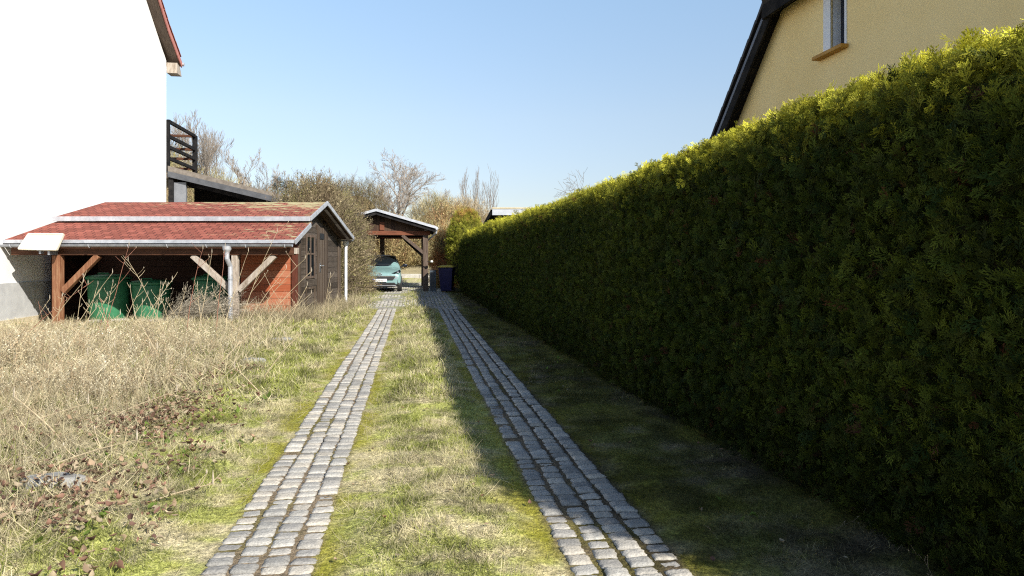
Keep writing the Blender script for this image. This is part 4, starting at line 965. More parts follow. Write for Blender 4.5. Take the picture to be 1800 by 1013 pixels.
# board on the gutter
mb = MB((-9.9, 14.2, 1.62))
a_, b_, c_, d_ = Vector((-10.22, 14.14, 1.605)), Vector((-9.44, 14.14, 1.585)), Vector((-9.37, 14.25, 1.915)), Vector((-10.09, 14.25, 1.915))
nn = (b_ - a_).cross(d_ - a_).normalized() * .028
mb.add([a_, b_, c_, d_, a_ - nn, b_ - nn, c_ - nn, d_ - nn], [(0, 1, 2, 3), (7, 6, 5, 4), (4, 5, 1, 0), (5, 6, 2, 1), (6, 7, 3, 2), (7, 4, 0, 3)])
pn = empty('white_board', (-9.9, 14.2, 1.62)); tag(pn, 'tilted white rectangular board fixed in front of the gutter at the left post', 'board')
mb.build('sheet', M['white_panel'], pn, bevel=.006)
mb = MB((-9.9, 14.2, 1.62))
for p, q in ((a_, b_), (b_, c_), (c_, d_), (d_, a_)): mb.beam(p - nn * .4, q - nn * .4, .03, .05, up=(0, -1, .3))
mb.build('rim', mat_noise('cream_rim', (.62, .56, .44), (.74, .68, .56), 5, .6, .1), pn)
mb = MB((-9.9, 14.2, 1.62)); mb.box(-9.86, -9.60, 14.16, 14.46, 1.56, 1.585).box(-9.84, -9.8, 14.2, 14.3, 1.50, 1.56).box(-9.66, -9.62, 14.2, 14.46, 1.48, 1.56); mb.build('bracket', M['zinc_dull'], pn)
# barrels under the lean-to
def barrel(x, y, r, h, label, dark=False):
    z = gz(x, y); o = empty('green_barrel', (x, y, z)); tag(o, label, 'barrel', 'green barrels under the lean-to')
    prof = [(r * .80, -.03), (r * .86, .1), (r * .93, h * .45), (r * .98, h - .12), (r * .98, h - .07)]
    MB().lathe((0, 0, 0), prof, 40).build('body', M['green_dark'] if dark else M['green_plastic'], o, smooth=True)
    MB().lathe((0, 0, 0), [(r * .98, h - .069), (r * 1.06, h - .065), (r * 1.07, h - .02), (r * 1.02, h - .015)], 40).build('rim', M['green_plastic'], o)
    ld = MB().lathe((0, 0, 0), [(r * 1.0, h - .014), (r * .96, h + .01), (r * .5, h + .04), (.02, h + .05)], 40).build('lid', M['green_dark'], o, smooth=True)
    MB().tube([(-.14, -r * .5, h + .02), (-.12, -r * .5, h + .07), (.12, -r * .5, h + .07), (.14, -r * .5, h + .02)], .015, 8).build('handle', M['green_dark'], ld)
barrel(-9.50, 16.10, .46, 1.08, 'large round green barrel nearest the left post, tallest of the three')
barrel(-8.52, 16.14, .43, .92, 'middle green barrel with a lid handle under the lean-to')
barrel(-7.05, 16.14, .45, .94, 'green barrel behind the heap of dry stalks beside the downpipe', True)
# rubble edge
mb = MB((-7.5, 15.1, 0)); x = -9.35
while x < -6.3:
    w_ = random.uniform(.14, .34); z = gz(x, 15.1); h_ = random.uniform(.05, .12)
    mb.box(x, x + w_ * .94, 15.02 + random.uniform(-.04, .04), 15.24 + random.uniform(-.03, .05), z - .1, z + h_ + .01); x += w_
tag(mb.build('rubble_edging', M['concrete'], None, bevel=.025), 'pale broken concrete edging in front of the green barrels', 'edging')
mb = MB((-5.6, 15.5, 0)); mb.box(-6.2, -4.95, 15.42, 15.64, -.08, gz(-5.6, 15.5) + .03)
tag(mb.build('concrete_strip', M['concrete'], None, bevel=.02), 'pale concrete strip along the foot of the red board wall', 'edging')

# heap of dry stalks leaning by the downpipe
o = empty('stalk_heap', (-6.7, 14.5, gz(-6.7, 14.5))); tag(o, 'grey heap of dry stalks piled beside the downpipe', 'brush heap')
n = 420; base = np.stack([RNG.uniform(-7.4, -6.1, n), RNG.uniform(14.1, 14.9, n), RNG.uniform(0, .25, n)], 1); base[:, 2] += ground(base[:, 0], base[:, 1])
d = np.stack([RNG.uniform(.25, 1.5, n), RNG.normal(0, .35, n), RNG.uniform(.15, 1.0, n)], 1); X, Y, Z = frame(d)
V, F, C = scatter(ST, RNG.integers(0, 8, n), base, X * .9, Y, Z * .5, RNG.uniform(.3, .85, n), np.array([.5, .44, .34]) * RNG.uniform(.55, 1.15, (n, 1)))
big_mesh('stalks', V, F, M['straw'], C, o, tuple(o.location))

# single tall dead stalks standing clear of the mass
def stalk(x, y, h, lean, col, seed, label='tall dead weed stalk rising in front of the lean-to bay', group='tall dead weed stalks in front of the shed'):
    r = random.Random(seed); z = gz(x, y); o = empty('weed_stalk', (x, y, z)); tag(o, label, 'weed', group)
    p = Vector((0, 0, -.03)); d = Vector((lean[0], lean[1], 1)).normalized(); pts = [p.copy()]
    n = 8
    for i in range(n):
        d = (d + Vector((r.gauss(0, .03) + lean[0] * .05, r.gauss(0, .03), 0))).normalized(); p = p + d * h / n; pts.append(p.copy())
    mb = MB(); mb.tube(pts, [.0058 * (1 - .7 * i / n) + .001 for i in range(n + 1)], 5)
    heads = mb
    for k in range(r.randint(2, 7)):
        i = r.randint(3, n - 1); a = pts[i].lerp(pts[i + 1] if i < n else pts[n], r.random()); th = r.uniform(0, 6.28)
        e = a + Vector((math.cos(th) * .7, math.sin(th) * .7, r.uniform(.5, 1.1))) * r.uniform(.06, .2) * h
        mb.tube([a, a.lerp(e, .5) + Vector((0, 0, -.01)), e], [.0035, .003, .002], 4)
        if r.random() < .45: heads.lathe(e, [(.001, -.004), (.005, .004), (.0055, .012), (.002, .024)], 5, 1)
    heads.lathe(pts[-1], [(.001, -.01), (.006, .01), (.006, .04), (.001, .08)], 5, 1)
    mb.build('stem', [col, M['stalk_head']], o)
M['stalk_tan'] = mat_noise('tan_stalk', (.36, .28, .17), (.56, .46, .3), 20, .85, 0)
M['stalk_red'] = mat_noise('red_stalk', (.22, .09, .06), (.36, .17, .11), 20, .8, 0)
M['stalk_head'] = mat_noise('seed_heads', (.34, .28, .2), (.52, .45, .35), 30, .9, 0)
def stk(px, pyb, pyt, Y, lx=0, red=False):
    x = (px - 900) * Y / 1200; zt = 1.4 - (pyt - 455) * Y / 1200; h = (zt - gz(x, Y))
    stalk(x, Y, max(.2, h * (1 + .25 * abs(lx))), (lx, random.gauss(0, .1)), M['stalk_red'] if red else M['stalk_tan'], px * 7 + pyt)
for a in ((183, 0, 428, 12.0, .12, True), (120, 0, 470, 12.6, .5), (150, 0, 500, 13.2, .2), (132, 0, 486, 13.4, .15), (210, 0, 500, 12.8, .25), (235, 0, 486, 12.2, .55), (262, 0, 500, 13.0, .3),
          (300, 0, 520, 13.2, -.2), (326, 0, 436, 11.6, .1, True), (346, 0, 445, 12.2, .16), (380, 0, 430, 12.6, .05, True), (392, 0, 440, 12.8, .2), (416, 0, 405, 12.0, .3), (425, 0, 462, 12.8, .5),
          (440, 0, 436, 13.2, .6), (452, 0, 460, 12.4, .6), (470, 0, 500, 12.6, .8), (60, 0, 480, 11.5, .6), (25, 0, 470, 11.8, .9, True), (40, 0, 520, 12.0, .5), (195, 0, 520, 12.5, -.2, True), (245, 0, 530, 12.0, .1),
          (500, 0, 500, 13.6, .5), (355, 0, 500, 13.0, -.1), (290, 0, 455, 12.2, -.35), (95, 0, 520, 12.9, .3), (170, 0, 545, 12.2, .1, True), (402, 0, 500, 13.3, -.2), (160, 0, 515, 14.0, .4), (178, 0, 498, 13.8, .25), (190, 0, 530, 14.1, -.3), (222, 0, 515, 13.9, .5), (240, 0, 505, 14.0, -.15), (256, 0, 525, 13.6, .35), (275, 0, 498, 13.9, .1), (285, 0, 530, 14.0, .6), (308, 0, 505, 13.7, .3), (318, 0, 525, 14.0, -.4), (147, 0, 530, 13.9, .1)): stk(*a)
for x, y, h, lx, ly in ((-4.9, 6.6, .9, 1.2, .1), (-4.3, 7.3, .8, .9, -.3), (-5.4, 7.6, 1.0, 1.4, .2), (-3.6, 6.0, .7, 1.6, .2), (-4.1, 5.4, .8, 1.8, -.1), (-3.2, 4.6, .7, 2.0, .3), (-2.9, 7.9, .7, .6, 0), (-5.9, 8.8, .9, .5, .3), (-4.6, 9.0, .8, -.5, .1), (-3.7, 8.4, .7, .8, .2), (-2.5, 6.9, .45, -.9, .2), (-6.3, 9.8, .9, .8, 0), (-3.4, 5.2, .6, -1.1, .4), (-2.2, 3.9, .5, 2.2, .2)):
    stalk(x, y, h, (lx, ly), M['stalk_tan'], int(x * 100 + y * 31), 'long pale dead stem leaning over the rough field', 'long pale stems leaning over the rough field')
for px, pyt, Y, lx in ((566, 480, 15.2, .12), (576, 500, 15.6, .05), (588, 520, 16.0, .1)):
    x = (px - 900) * Y / 1200; stalk(x, Y, 1.4 - (pyt - 455) * Y / 1200 - gz(x, Y), (lx, 0), M['stalk_tan'], px, 'dry feathery stalk beside the dark shed door', 'dry stalks beside the shed door')
# dry tussocks along the foot of the shed's side wall and screen
x = np.concatenate([RNG.uniform(-5.0, -4.2, 2600), RNG.uniform(-6.3, -4.6, 2200)]); y = np.concatenate([RNG.uniform(15.0, 20.6, 2600), RNG.uniform(14.6, 15.5, 2200)])
k = len(x); tus = grow(x, y, RNG.uniform(.08, .42, k) * (.5 + fbm(x * 2, y * 1.5, 301)), np.array([.6, .51, .33]) * RNG.uniform(.6, 1.1, (k, 1)), .6, .45)
tag(joined('tall_dry_grass', [tus], M['straw']), 'bleached tall grass along the foot of the shed')
# flat stones in the field
def stone(x, y, a, b, h, label, seed):
    r = random.Random(seed); z = gz(x, y); mb = MB((x, y, z)); n = 11
    ring = [(a * math.cos(6.283 * i / n) * r.uniform(.8, 1.1), b * math.sin(6.283 * i / n) * r.uniform(.8, 1.1)) for i in range(n)]
    mb.add([(x + u, y + v, z - .05) for u, v in ring] + [(x + u, y + v, z + h * r.uniform(.7, 1)) for u, v in ring] + [(x + u * .8, y + v * .8, z + h * r.uniform(1.05, 1.3)) for u, v in ring],
           [tuple(range(n - 1, -1, -1)), tuple(range(2 * n, 3 * n))] + [(i, (i + 1) % n, n + (i + 1) % n, n + i) for i in range(n)] + [(n + i, n + (i + 1) % n, 2 * n + (i + 1) % n, 2 * n + i) for i in range(n)])
    tag(mb.build('flat_stone', M['stone'], None, bevel=.008), label, 'stone')
stone(-2.83, 4.22, .20, .10, .05, 'flat grey stone half buried in dead leaves at the lower left', 1)
stone(-3.45, 9.1, .16, .09, .05, 'flat grey stone lying among dry stems near the left track', 2)
stone(-3.9, 11.6, .2, .12, .05, 'flat pale stone in the grass in front of the red board wall', 3)

# ------------------------------------------------------------------ yellow house beyond the hedge
yh = empty('yellow_house', (5.5 - .15 * 7, 7.0, 0), math.atan(.15))
tag(yh, 'yellow rendered house with half hipped dark roof behind the hedge', 'house')
# local: y along the drive (far is +y), x away from the drive; wall face on x = 0
k_ = 1 / math.cos(math.atan(.15))
def yl(Y): return (Y - 7.0) * k_
HZ = 5.34                           # foot of the half hip
ev, ez = yl(12.75), 2.52            # far eave
def vz(y): return 5.05 + (yl(10.1) - abs(y)) * 1.0 * 1.0
hy = yl(10.1) - .02
win = (yl(8.62), yl(8.91), 4.10, 4.93)
y0, y1, z0, z1 = win
out = [(-ev + .35, -.3), (ev - .35, -.3), (ev - .35, vz(ev - .35)), (hy, vz(hy)), (-hy, vz(hy)), (-ev + .35, vz(ev - .35))]
# one face with the window opening cut out through a slit
ring = out[:3] + [out[3], out[4], out[5]]
hole = [(y0, z0), (y0, z1), (y1, z1), (y1, z0)]
tp_ = vz(hy); e_ = ev - .35
mb = MB()
for pg in ([(-e_, -.3), (y0, -.3), (y0, tp_), (-hy, tp_), (-e_, vz(e_))], [(y1, -.3), (e_, -.3), (e_, vz(e_)), (hy, tp_), (y1, tp_)], [(y0, -.3), (y1, -.3), (y1, z0), (y0, z0)], [(y0, z1), (y1, z1), (y1, tp_), (y0, tp_)]):
    mb.add([(0, a, b) for a, b in reversed(pg)], [tuple(range(len(pg)))])
mb.add([(0, y0, z0), (0, y1, z0), (0, y1, z1), (0, y0, z1), (.03, y0, z0), (.03, y1, z0), (.03, y1, z1), (.03, y0, z1)], [(0, 1, 5, 4), (1, 2, 6, 5), (2, 3, 7, 6), (3, 0, 4, 7)])
mb.box(.3, 9, ev - .37, ev - .35, -.3, vz(ev - .35)); mb.box(.3, 9, -ev + .35, -ev + .37, -.3, vz(ev - .35)); mb.box(8.98, 9, -ev + .37, ev - .37, -.3, vz(ev - .35) - .1)
mb.box(.0, .3, ev - .36, ev - .35, -.3, vz(ev - .35)); mb.box(.0, .3, -ev + .35, -ev + .36, -.3, vz(ev - .35))
mb.build('wall', M['render_yellow'], yh)
# window: white reveal, dark frame, pane, sill
mb = MB(); D = .20
mb.box(-.012, D, y1, y1 + .15, z0, z1 + .12); mb.box(-.012, D, y0 - .04, y0, z0, z1 + .12); mb.box(-.012, D, y0, y1, z1, z1 + .12)
wr = mb.build('window_reveal', M['white_paint'], yh)
mb = MB(); mb.box(D - .06, D + .02, y1 - .08, y1, z0, z1).box(D - .06, D + .02, y0, y0 + .04, z0, z1).box(D - .06, D + .02, y0 + .04, y1 - .08, z1 - .06, z1).box(D - .06, D + .02, y0 + .04, y1 - .08, z0, z0 + .06)
wf = mb.build('window_frame', mat_plain('dark_frame', (.02, .025, .04), .4), yh)
MB().box(D - .03, D - .02, y0 + .04, y1 - .08, z0 + .06, z1 - .06).build('pane', M['glass_house'], wf)
MB().box(-.11, D, y0 - .07, y1 + .26, z0 - .05, z0 - .002).build('window_sill', M['sill'], yh, bevel=.006)
# roof: two steep sides, cut by a half hip at the gable
RX = 3.1; th = .12; ridge = vz(0) - .15
def side(s):
    e = s * ev; a = (-.17, e, ez + .03); b = (-.17, s * hy, vz(hy) + .06); c = (RX, 0, ridge); d = (9.4, 0, ridge); f = (9.4, e, ez + .03)
    up = Vector((0, s * .7, .7)) * th
    lo = [Vector(p) for p in (a, b, c, d, f)]; hi = [p + up for p in lo]
    n = 5
    return MB().add(lo + hi, [tuple(range(n - 1, -1, -1)) if s > 0 else tuple(range(n)), tuple(range(n, 2 * n)) if s > 0 else tuple(range(2 * n - 1, n - 1, -1))] + [(i, (i + 1) % n, n + (i + 1) % n, n + i) for i in range(n)])
for s in (1, -1): side(s).build('roof', M['tile_dark'], yh)
hp = [Vector((-.24, hy + .05, vz(hy) + .05)), Vector((-.24, -hy - .05, vz(hy) + .05)), Vector((RX, 0, ridge + .02))]; up = Vector((-.5, 0, .8)) * th
MB().add(hp + [p + up for p in hp], [(0, 2, 1), (3, 4, 5), (0, 1, 4, 3), (1, 2, 5, 4), (2, 0, 3, 5)]).build('half_hip', M['tile_dark'], yh)
M['slate_edge'] = mat_noise('bluish_edge', (.07, .08, .11), (.14, .15, .19), 8, .5, .1)
for s in (1, -1):
    A_ = Vector((-.185, s * ev, ez + .0)); B_ = Vector((-.185, s * hy, vz(hy) + .03)); up = Vector((0, s * .7, .7))
    MB().beam(A_ - up * .05, B_ - up * .05, .03, .15, up=up).build('barge_board', M['black_wood'], yh)
    MB().beam(A_ + up * .07, B_ + up * .07, .036, .06, up=up).build('verge_strip', M['slate_edge'], yh)
    mb = MB(); n = 12
    for i in range(n):
        p = A_.lerp(B_, i / n) + up * .19; q = A_.lerp(B_, (i + 1) / n) + up * .15
        mb.beam(p + Vector((.05, 0, 0)) - (q - p) * .12, q + Vector((.05, 0, 0)) + up * .06, .17, .06, up=up)
    mb.build('verge_tiles', M['tile_dark'], yh, bevel=.01)
    MB().add([tuple(A_ + Vector((.02, 0, -.03))), tuple(B_ + Vector((.02, 0, -.03))), tuple(B_ + Vector((.182, 0, -.03))), tuple(A_ + Vector((.182, 0, -.03)))], [(0, 1, 2, 3) if s > 0 else (3, 2, 1, 0)]).build('soffit', M['black_wood'], yh)
MB().beam((-.24, -hy - .1, vz(hy) - .02), (-.24, hy + .1, vz(hy) - .02), .06, .2).build('hip_fascia', M['black_wood'], yh)

# ------------------------------------------------------------------ low flat roofed garage behind the hedge
fg = empty('flat_roof_garage', (1.6, 26, .1)); tag(fg, 'low dark garage with grey flat roof edge showing over the hedge', 'garage')
o_ = (1.6, 26, .1)
mb = MB(o_); zf, zb = 3.15, 2.52
mb.prism([(-.68, 24.0, zf - .03), (-.68, 24.0, zf + .04), (-1.30, 28.3, zb + .06), (-1.30, 28.3, zb - .02)], (4.6, .0, 0)); mb.build('roof', M['bitumen'], fg)
MB(o_).box(-.69, 3.95, 23.95, 23.995, zf - .22, zf + .0).build('fascia', mat_noise('pale_grey_fascia', (.44, .46, .5), (.52, .54, .58), 4, .6, .05), fg)
MB(o_).box(-.70, 3.96, 23.93, 24.0, zf + .002, zf + .05).build('edge_strip', M['sandstone'], fg)
MB(o_).beam((-.72, 24.0, zf - .12), (-1.33, 28.3, zb - .06), .05, .2).build('verge_board', M['black_wood'], fg)
MB(o_).prism([(-.62, 24.05, zf - .24), (-1.2, 28.2, zb - .12), (3.8, 28.2, zb - .12), (3.8, 24.05, zf - .24)], (0, 0, .08)).build('soffit', M['black_wood'], fg)
MB(o_).box(-.2, 3.6, 24.7, 24.8, .0, 2.6).box(-.3, -.2, 24.7, 28, 0, 2.4).box(3.6, 3.7, 24.7, 28, 0, 2.4).build('wall', M['dark_wood'], fg)

# ------------------------------------------------------------------ carport
CPX, CPY = -5.35, 27.0; gcp = gz(-5, 28)
cp = empty('carport', (CPX, CPY, gcp), math.atan(SL)); tag(cp, 'brown timber carport with low gable roof over the teal car', 'carport')
CO = (CPX, CPY, gcp)
def cb(): return MB(CO)
xr, xl = -3.05, -7.65; ze, zr = 2.60, 3.27; yf, ybk = 26.55, 32.4
for x, y in ((-3.42, 27.0), (-3.42, 31.9), (-7.3, 27.0), (-7.3, 31.9), (CPX + .02, 31.9)):
    cb().box(x - .12, x + .09, y - .09, y + .09, gz(x, y) - .1, 2.33).build('post', M['carport_wood'], cp, bevel=.012)
for y in (27.0, 31.9): cb().box(xl + .2, xr - .2, y - .075, y + .075, 2.332, 2.50).build('cross_beam', M['carport_red'], cp, bevel=.008)
for x in (-3.42, -7.3): cb().box(x - .07, x + .07, yf + .1, ybk - .1, 2.502, 2.62).build('wall_plate', M['carport_wood'], cp)
for y in (28.6, 30.2): cb().box(xl + .3, xr - .3, y - .05, y + .05, 2.36, 2.50).build('tie_beam', M['black_wood'], cp)
mb = cb(); mb.prism([(xl + .3, 26.96, 2.502), (xr - .3, 26.96, 2.502), (xr - .28, 26.96, ze + .02), (CPX, 26.96, zr - .06), (xl + .28, 26.96, ze + .02)], (0, .03, 0)); mb.build('gable_boards', M['dark_wood_x'], cp)
cb().box(CPX + .12, CPX + .3, 26.9, 26.955, 2.52, 2.85).build('king_post', M['carport_red'], cp)
mb = cb()
for s in (-1, 1):
    xe = xr if s > 0 else xl
    mb.prism([(CPX, yf, zr), (xe, yf, ze), (xe, yf, ze + .06), (CPX, yf, zr + .06)], (0, ybk - yf, 0))
mb.build('roof', M['zinc_dull'], cp)
mb = cb()
for s in (-1, 1):
    xe = xr if s > 0 else xl
    mb.beam((CPX, yf - .02, zr + .03), (xe + s * .03, yf - .02, ze + .03), .03, .10, up=(0, 0, 1))
mb.build('verge_flashing', M['zinc'], cp)
for s in (-1, 1):
    xe = xr if s > 0 else xl
    for y in (yf + .06, 29.5): cb().beam((CPX, y, zr - .08), (xe, y, ze - .08), .06, .14).build('rafter', M['black_wood'], cp)
cb().beam((-4.35, 26.98, 2.33), (-3.5, 26.98, 1.62), .10, .12).build('brace', M['carport_wood'], cp)
cb().beam((-4.35, 31.88, 2.33), (-3.5, 31.88, 1.55), .10, .12).build('brace', M['black_wood'], cp)
cb().beam((-3.42, 27.9, 2.5), (-3.42, 27.1, 1.62), .10, .10).build('brace', M['black_wood'], cp)
cb().tube([(xr + .05, yf, 2.60), (xr + .05, ybk, 2.58)], .06, 10).build('gutter', M['zinc'], cp)
cb().tube([(xr + .05, 26.7, 2.56), (xr + .03, 26.72, 2.42), (-3.2, 26.95, 2.26), (-3.34, 27.14, 2.14), (-3.40, 27.15, 2.0), (-3.40, 27.15, gz(-3.3, 27) - .05)], .035, 10).build('downpipe', M['zinc'], cp)
# grey service box, hose reel on the post side
bx = empty('service_box', (-3.13, 26.95, gz(-3.13, 26.95))); tag(bx, 'grey service box standing against the right carport post', 'box')
mb = MB(); mb.box(-.1, .12, -.12, .1, -.03, .82); mb.build('cabinet', mat_noise('grey_box', (.12, .16, .2), (.2, .24, .28), 5, .6, .1), bx, bevel=.012)
MB().box(-.08, .1, -.135, -.122, .05, .78).build('door', M['fascia_grey'], bx, bevel=.004)
MB().box(-.12, .14, -.14, .12, .822, .86).build('lid', M['fascia_grey'], bx, bevel=.006)
wl = empty('round_lamp', (-3.17, 26.93, 1.28)); tag(wl, 'small white round fitting on the right side of the carport post', 'lamp')
MB().lathe((0, 0, -.07), [(.01, .03), (.05, .045), (.06, .08), (.04, .12), (.01, .13)], 14).build('globe', M['white_panel'], wl, smooth=True)
MB().beam((-.17, .03, 0), (0, 0, 0), .03, .03).build('arm', M['black_plastic'], wl)
st = MB((-2.72, 26.6, gz(-2.72, 26.6))); st.box(-2.92, -2.55, 26.5, 26.75, gz(-2.72, 26.6) - .05, gz(-2.72, 26.6) + .10)
tag(st.build('concrete_block', M['concrete'], None, bevel=.015), 'low concrete block on the ground between carport post and wheelie bin', 'block')

# wheelie bin
bz = gz(-2.5, 26.4); wb = empty('wheelie_bin', (-2.52, 26.4, bz), R(-4)); tag(wb, 'dark blue wheelie bin with yellow lid beside the hedge', 'bin')
mb = MB()
def rect(hw, y0, y1, z): return [(-hw, y0, z), (hw, y0, z), (hw, y1, z), (-hw, y1, z)]
vs = rect(.21, -.2, .24, .06) + rect(.25, -.3, .3, .62) + rect(.275, -.34, .34, .93)
mb.add(vs, [(0, 3, 2, 1), (8, 9, 10, 11)] + [(4 * j + i, 4 * j + (i + 1) % 4, 4 * j + 4 + (i + 1) % 4, 4 * j + 4 + i) for j in range(2) for i in range(4)])
mb.build('body', M['navy'], wb, bevel=.02)
MB().box(-.30, .30, -.36, .37, .932, .965).build('rim', M['navy'], wb, bevel=.008)
ld = MB(); ld.add(rect(.305, -.39, .36, .967) + rect(.28, -.36, .34, 1.01) + rect(.16, -.24, .26, 1.05), [(0, 3, 2, 1), (8, 9, 10, 11)] + [(4 * j + i, 4 * j + (i + 1) % 4, 4 * j + 4 + (i + 1) % 4, 4 * j + 4 + i) for j in range(2) for i in range(4)])
ld.build('lid', M['yellow_lid'], wb, bevel=.012)
MB().tube([(-.26, .40, .95), (.26, .40, .95)], .017, 8).build('handle', M['navy'], wb)
for s in (-1, 1): MB().add(*(lambda n=18: ([(s * (.23 + t), .27 + .1 * math.cos(6.283 * i / n), .1 + .1 * math.sin(6.283 * i / n)) for t in (0, .05) for i in range(n)], [tuple(range(n - 1, -1, -1)), tuple(range(n, 2 * n))] + [(i, (i + 1) % n, n + (i + 1) % n, n + i) for i in range(n)]))()).build('wheel', M['rubber'], wb)

# kerbs and low slabs behind the carport
for (y, zt, h, lab) in ((33.2, .24, .3, 'lower pale concrete kerb behind the carport'), (34.4, .63, .28, 'upper pale concrete slab wall behind the carport')):
    mb = MB((-5.2, y, gcp)); x = -8.2
    while x < -3.2:
        w_ = random.uniform(.75, 1.05); mb.box(x, x + w_ - .015, y, y + .16 + random.uniform(-.02, .02), zt - h, zt + random.uniform(-.015, .015)); x += w_
    tag(mb.build('concrete_kerb', M['concrete'], None, bevel=.015), lab, 'kerb')

# ------------------------------------------------------------------ car: small teal hatchback, nose to the camera
cz = gz(-5.28, 28.5); car = empty('parked_car', (-5.10, 26.35, cz), .165); tag(car, 'small teal hatchback with dark roof parked under the carport, nose forward', 'car')
def ring_(w_, zb, zm, zbelt, xs_, zs_, zt):
    h = [(0, zb), (w_ * .62, zb), (w_ * .95, zb + .06), (w_, zm), (w_ * .965, zbelt), (xs_, zs_), (xs_ * .5, zs_ + (zt - zs_) * .8), (0, zt)]
    return h
stn = [(.00, ring_(.68, .25, .44, .60, .50, .66, .67)), (.05, ring_(.79, .21, .45, .68, .60, .74, .76)), (.16, ring_(.82, .19, .47, .72, .68, .78, .80)), (.40, ring_(.83, .18, .5, .79, .70, .85, .87)),
       (.85, ring_(.84, .18, .52, .86, .71, .93, .95)), (1.0, ring_(.84, .18, .52, .89, .71, .97, .99)), (1.30, ring_(.84, .18, .52, .93, .675, 1.2, 1.235)), (1.62, ring_(.84, .18, .52, .94, .64, 1.38, 1.42)), (1.8, ring_(.84, .18, .52, .945, .62, 1.425, 1.465)),
       (2.5, ring_(.84, .18, .52, .96, .61, 1.43, 1.48)), (3.15, ring_(.83, .18, .52, .96, .54, 1.38, 1.42)), (3.45, ring_(.80, .2, .52, .96, .52, 1.15, 1.19)), (3.62, ring_(.78, .24, .52, .9, .6, .95, .98)), (3.66, ring_(.68, .3, .5, .8, .55, .84, .86))]
vs, fs, mi = [], [], []
K = 15
for y, h in stn: full = [(-x, z) for x, z in h[::-1]][:-1] + h; full = [(-x, z) for x, z in h][::-1][:0] + [(-x, z) for x, z in reversed(h)][:-1] + h; full = [(x, z) for x, z in full]; vs += [(x, y, z) for x, z in full]
# the ring starts at the roof centre on the left, runs down to the sill and up again on the right
for i in range(len(stn) - 1):
    for j in range(K - 1):
        fs.append((i * K + j, i * K + j + 1, (i + 1) * K + j + 1, (i + 1) * K + j)); yc = (stn[i][0] + stn[i + 1][0]) / 2
        roof = j in (0, 1, 12, 13) and yc > 1.62 and yc < 3.2; sg = j in (2, 11) and 1.25 < yc < 3.2; low = j in (5, 6, 7, 8)
        mi.append(1 if roof or sg else (2 if low else 0))
fs += [tuple(range(K - 1, -1, -1)), tuple((len(stn) - 1) * K + j for j in range(K))]; mi += [0, 0]
mb = MB(); mb.v = vs; mb.f = fs; mb.mi = mi
body = mb.build('body', [M['car_paint'], M['car_black'], M['black_plastic']], car, smooth=True, sub=2)
bm_ = body.data
import bmesh
b_m = bmesh.new(); b_m.from_mesh(bm_); bmesh.ops.remove_doubles(b_m, verts=b_m.verts, dist=1e-4); bmesh.ops.recalc_face_normals(b_m, faces=b_m.faces); b_m.to_mesh(bm_); b_m.free()
def patch(name, rows, mat, par=car, smooth=True, bevel=0):
    """sheet with a little thickness through rows of points, set just proud of the body"""
    n = len(rows[0]); V_ = [p for r_ in rows for p in r_]; k = len(V_)
    F_ = [(i * n + j, i * n + j + 1, (i + 1) * n + j + 1, (i + 1) * n + j) for i in range(len(rows) - 1) for j in range(n - 1)]
    mb = MB(); mb.add(V_, F_); ob = mb.build(name, mat, par, smooth=smooth)
    s_ = ob.modifiers.new('solid', 'SOLIDIFY'); s_.thickness = .012; s_.offset = 0
    return ob
patch('windscreen', [[(x * (.66 + .0), 1.0 + .10 * x * x - .03, 1.00 - .04 * x * x) for x in np.linspace(-1, 1, 9)], [(x * .63, 1.30 + .07 * x * x - .04, 1.235 - .05 * x * x) for x in np.linspace(-1, 1, 9)], [(x * .59, 1.66 + .05 * x * x - .04, 1.435 - .035 * x * x) for x in np.linspace(-1, 1, 9)]], M['glass_dark'])
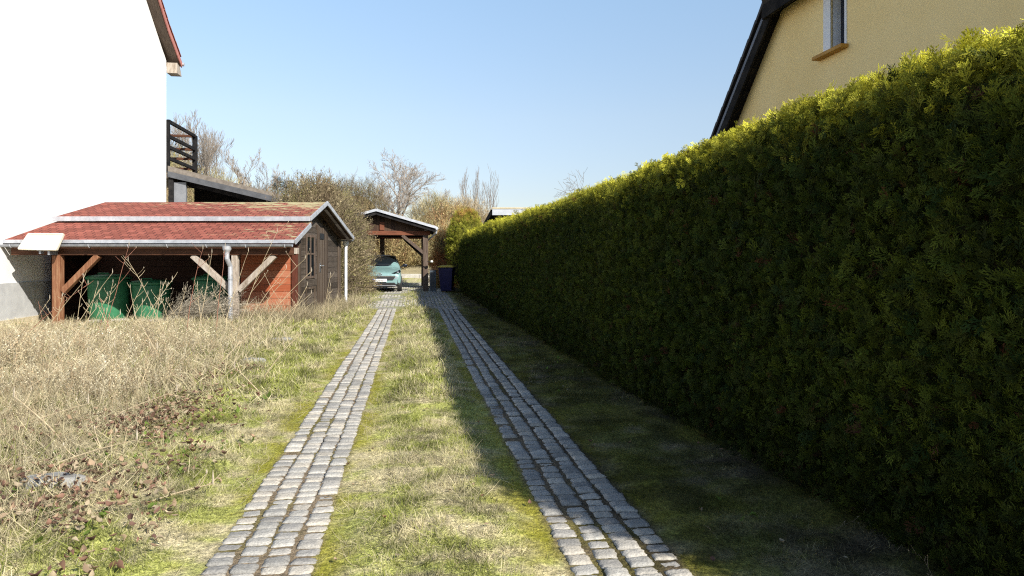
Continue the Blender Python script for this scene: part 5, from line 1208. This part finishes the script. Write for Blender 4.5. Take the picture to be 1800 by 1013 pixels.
for s in (-1, 1):
    hl = MB(); hl.prism([(s * .44, .03, .735), (s * .60, .05, .79), (s * .76, .24, .87), (s * .80, .24, .79), (s * .70, .08, .71), (s * .56, .03, .70)], (0, .10, 0)); h_ = hl.build('headlight', M['glass_dark'], car, bevel=.01)
    MB().lathe((s * .68, .085, .765), [(.01, -.03), (.045, -.02), (.05, .01), (.03, .03)], 14).build('lens', M['lamp'], h_)
    MB().prism([(s * .50, -.012, .565), (s * .70, .03, .60), (s * .64, .01, .525), (s * .52, -.010, .52)], (0, .04, 0)).build('daytime_lamp', M['lamp'], car)
    MB().prism([(s * .68, .02, .49), (s * .76, .06, .31), (s * .66, .015, .31)], (0, .05, 0)).build('fog_recess', M['black_plastic'], car)
    mr_ = MB(); mr_.lathe((0, 0, 0), [(.03, -.07), (.085, -.05), (.10, 0), (.085, .05), (.03, .07)], 14)
    mo_ = mr_.build('wing_mirror', M['car_black'], car, smooth=True); mo_.location = (s * .97, 1.16, 1.03); mo_.scale = (1.05, .6, .95)
    a_m = MB().beam((s * .80, 1.16, .97), (s * .90, 1.16, 1.0), .05, .05).build('mirror_arm', M['car_black'], car)
    for y in (.72, 3.0):
        n = 26; w0 = s * .66; w1 = s * .845; rr = .29
        prof = [(w0, rr * .7), (w0, rr * .96), (w0 + s * .02, rr), (w1 - s * .02, rr), (w1, rr * .95), (w1, rr * .66)]
        vs = [(a, y + r_ * math.cos(6.283 * i / n), .29 + r_ * math.sin(6.283 * i / n)) for a, r_ in prof for i in range(n)]
        fs = [(k * n + i, k * n + (i + 1) % n, ((k + 1) % len(prof)) * n + (i + 1) % n, ((k + 1) % len(prof)) * n + i) for k in range(len(prof)) for i in range(n)]
        wh_ = MB().add(vs, fs).build('wheel', M['rubber'], car, smooth=False)
        vs = [(w1 - s * .02, y + r_ * math.cos(6.283 * i / n), .29 + r_ * math.sin(6.283 * i / n)) for r_ in (.19, .16) for i in range(n)] + [(w1 - s * .06, y, .29)]
        rm = MB()
        for k in range(5):
            a = k * 1.2566; rm.beam((w1 - s * .02, y, .29), (w1 - s * .02, y + .18 * math.cos(a), .29 + .18 * math.sin(a)), .05, .03, up=(1, 0, 0))
        rm.tube([(w1 - s * .03, y + .18 * math.cos(6.283 * i / 20), .29 + .18 * math.sin(6.283 * i / 20)) for i in range(21)], .015, 5)
        rm.build('rim', M['steel'], wh_)
MB().prism([(-.60, -.018, .615), (.60, -.018, .615), (.50, -.025, .47), (-.50, -.025, .47)], (0, .06, 0)).build('grille', M['black_plastic'], car, bevel=.01)
MB().box(-.58, .58, -.03, -.015, .617, .64).build('grille_trim', M['chrome'], car, bevel=.004)
gi = MB().prism([(-.56, -.028, .375), (.56, -.028, .375), (.62, -.02, .285), (-.62, -.02, .285)], (0, .06, 0)).build('lower_intake', M['black_plastic'], car, bevel=.01)
MB().box(-.62, .62, -.035, -.005, .245, .27).build('bumper_lip', M['zinc_dull'], car, bevel=.006)
pt = MB().box(-.26, .26, -.05, -.028, .41, .52).build('number_plate', M['plate'], car, bevel=.004)
MB().box(-.258, -.215, -.054, -.051, .413, .517).build('plate_band', M['blue'], pt)
def text_mesh(txt, size, loc, mat, par, name):
    cu = bpy.data.curves.new(name, 'FONT'); cu.body = txt; cu.size = size; cu.extrude = .001
    tmp = bpy.data.objects.new('tmp', cu); COL.objects.link(tmp)
    me = bpy.data.meshes.new_from_object(tmp.evaluated_get(bpy.context.evaluated_depsgraph_get())); bpy.data.objects.remove(tmp)
    me.materials.clear(); me.materials.append(mat)
    ob = bpy.data.objects.new(name, me); COL.objects.link(ob); ob.parent = par; ob.location = loc; ob.rotation_euler = (R(90), 0, 0)
    return ob
text_mesh('PR I 07531', .082, (-.20, -.053, .436), M['black'], pt, 'plate_number')
em = MB(); n = 24; em.tube([(.085 * math.cos(6.283 * i / n), .0 - .004 + .0, .69 + .043 * math.sin(6.283 * i / n)) for i in range(n + 1)], .009, 6)
em.beam((-.04, -.006, .665), (-.015, -.006, .715), .012, .014, up=(0, 1, 0)).beam((.015, -.006, .665), (.04, -.006, .715), .012, .014, up=(0, 1, 0)).beam((-.03, -.006, .688), (.03, -.006, .692), .012, .012, up=(0, 1, 0))
em.build('emblem', M['chrome'], car)
mb = MB(); mb.prism([(.02, 1.42, 1.26), (.36, 1.44, 1.26), (.34, 1.52, 1.35), (.04, 1.50, 1.35)], (0, .004, 0))
MB().tube([(-.15, .975, 1.055), (.45, 1.02, 1.05)], .008, 5).build('wiper', M['black_plastic'], car)
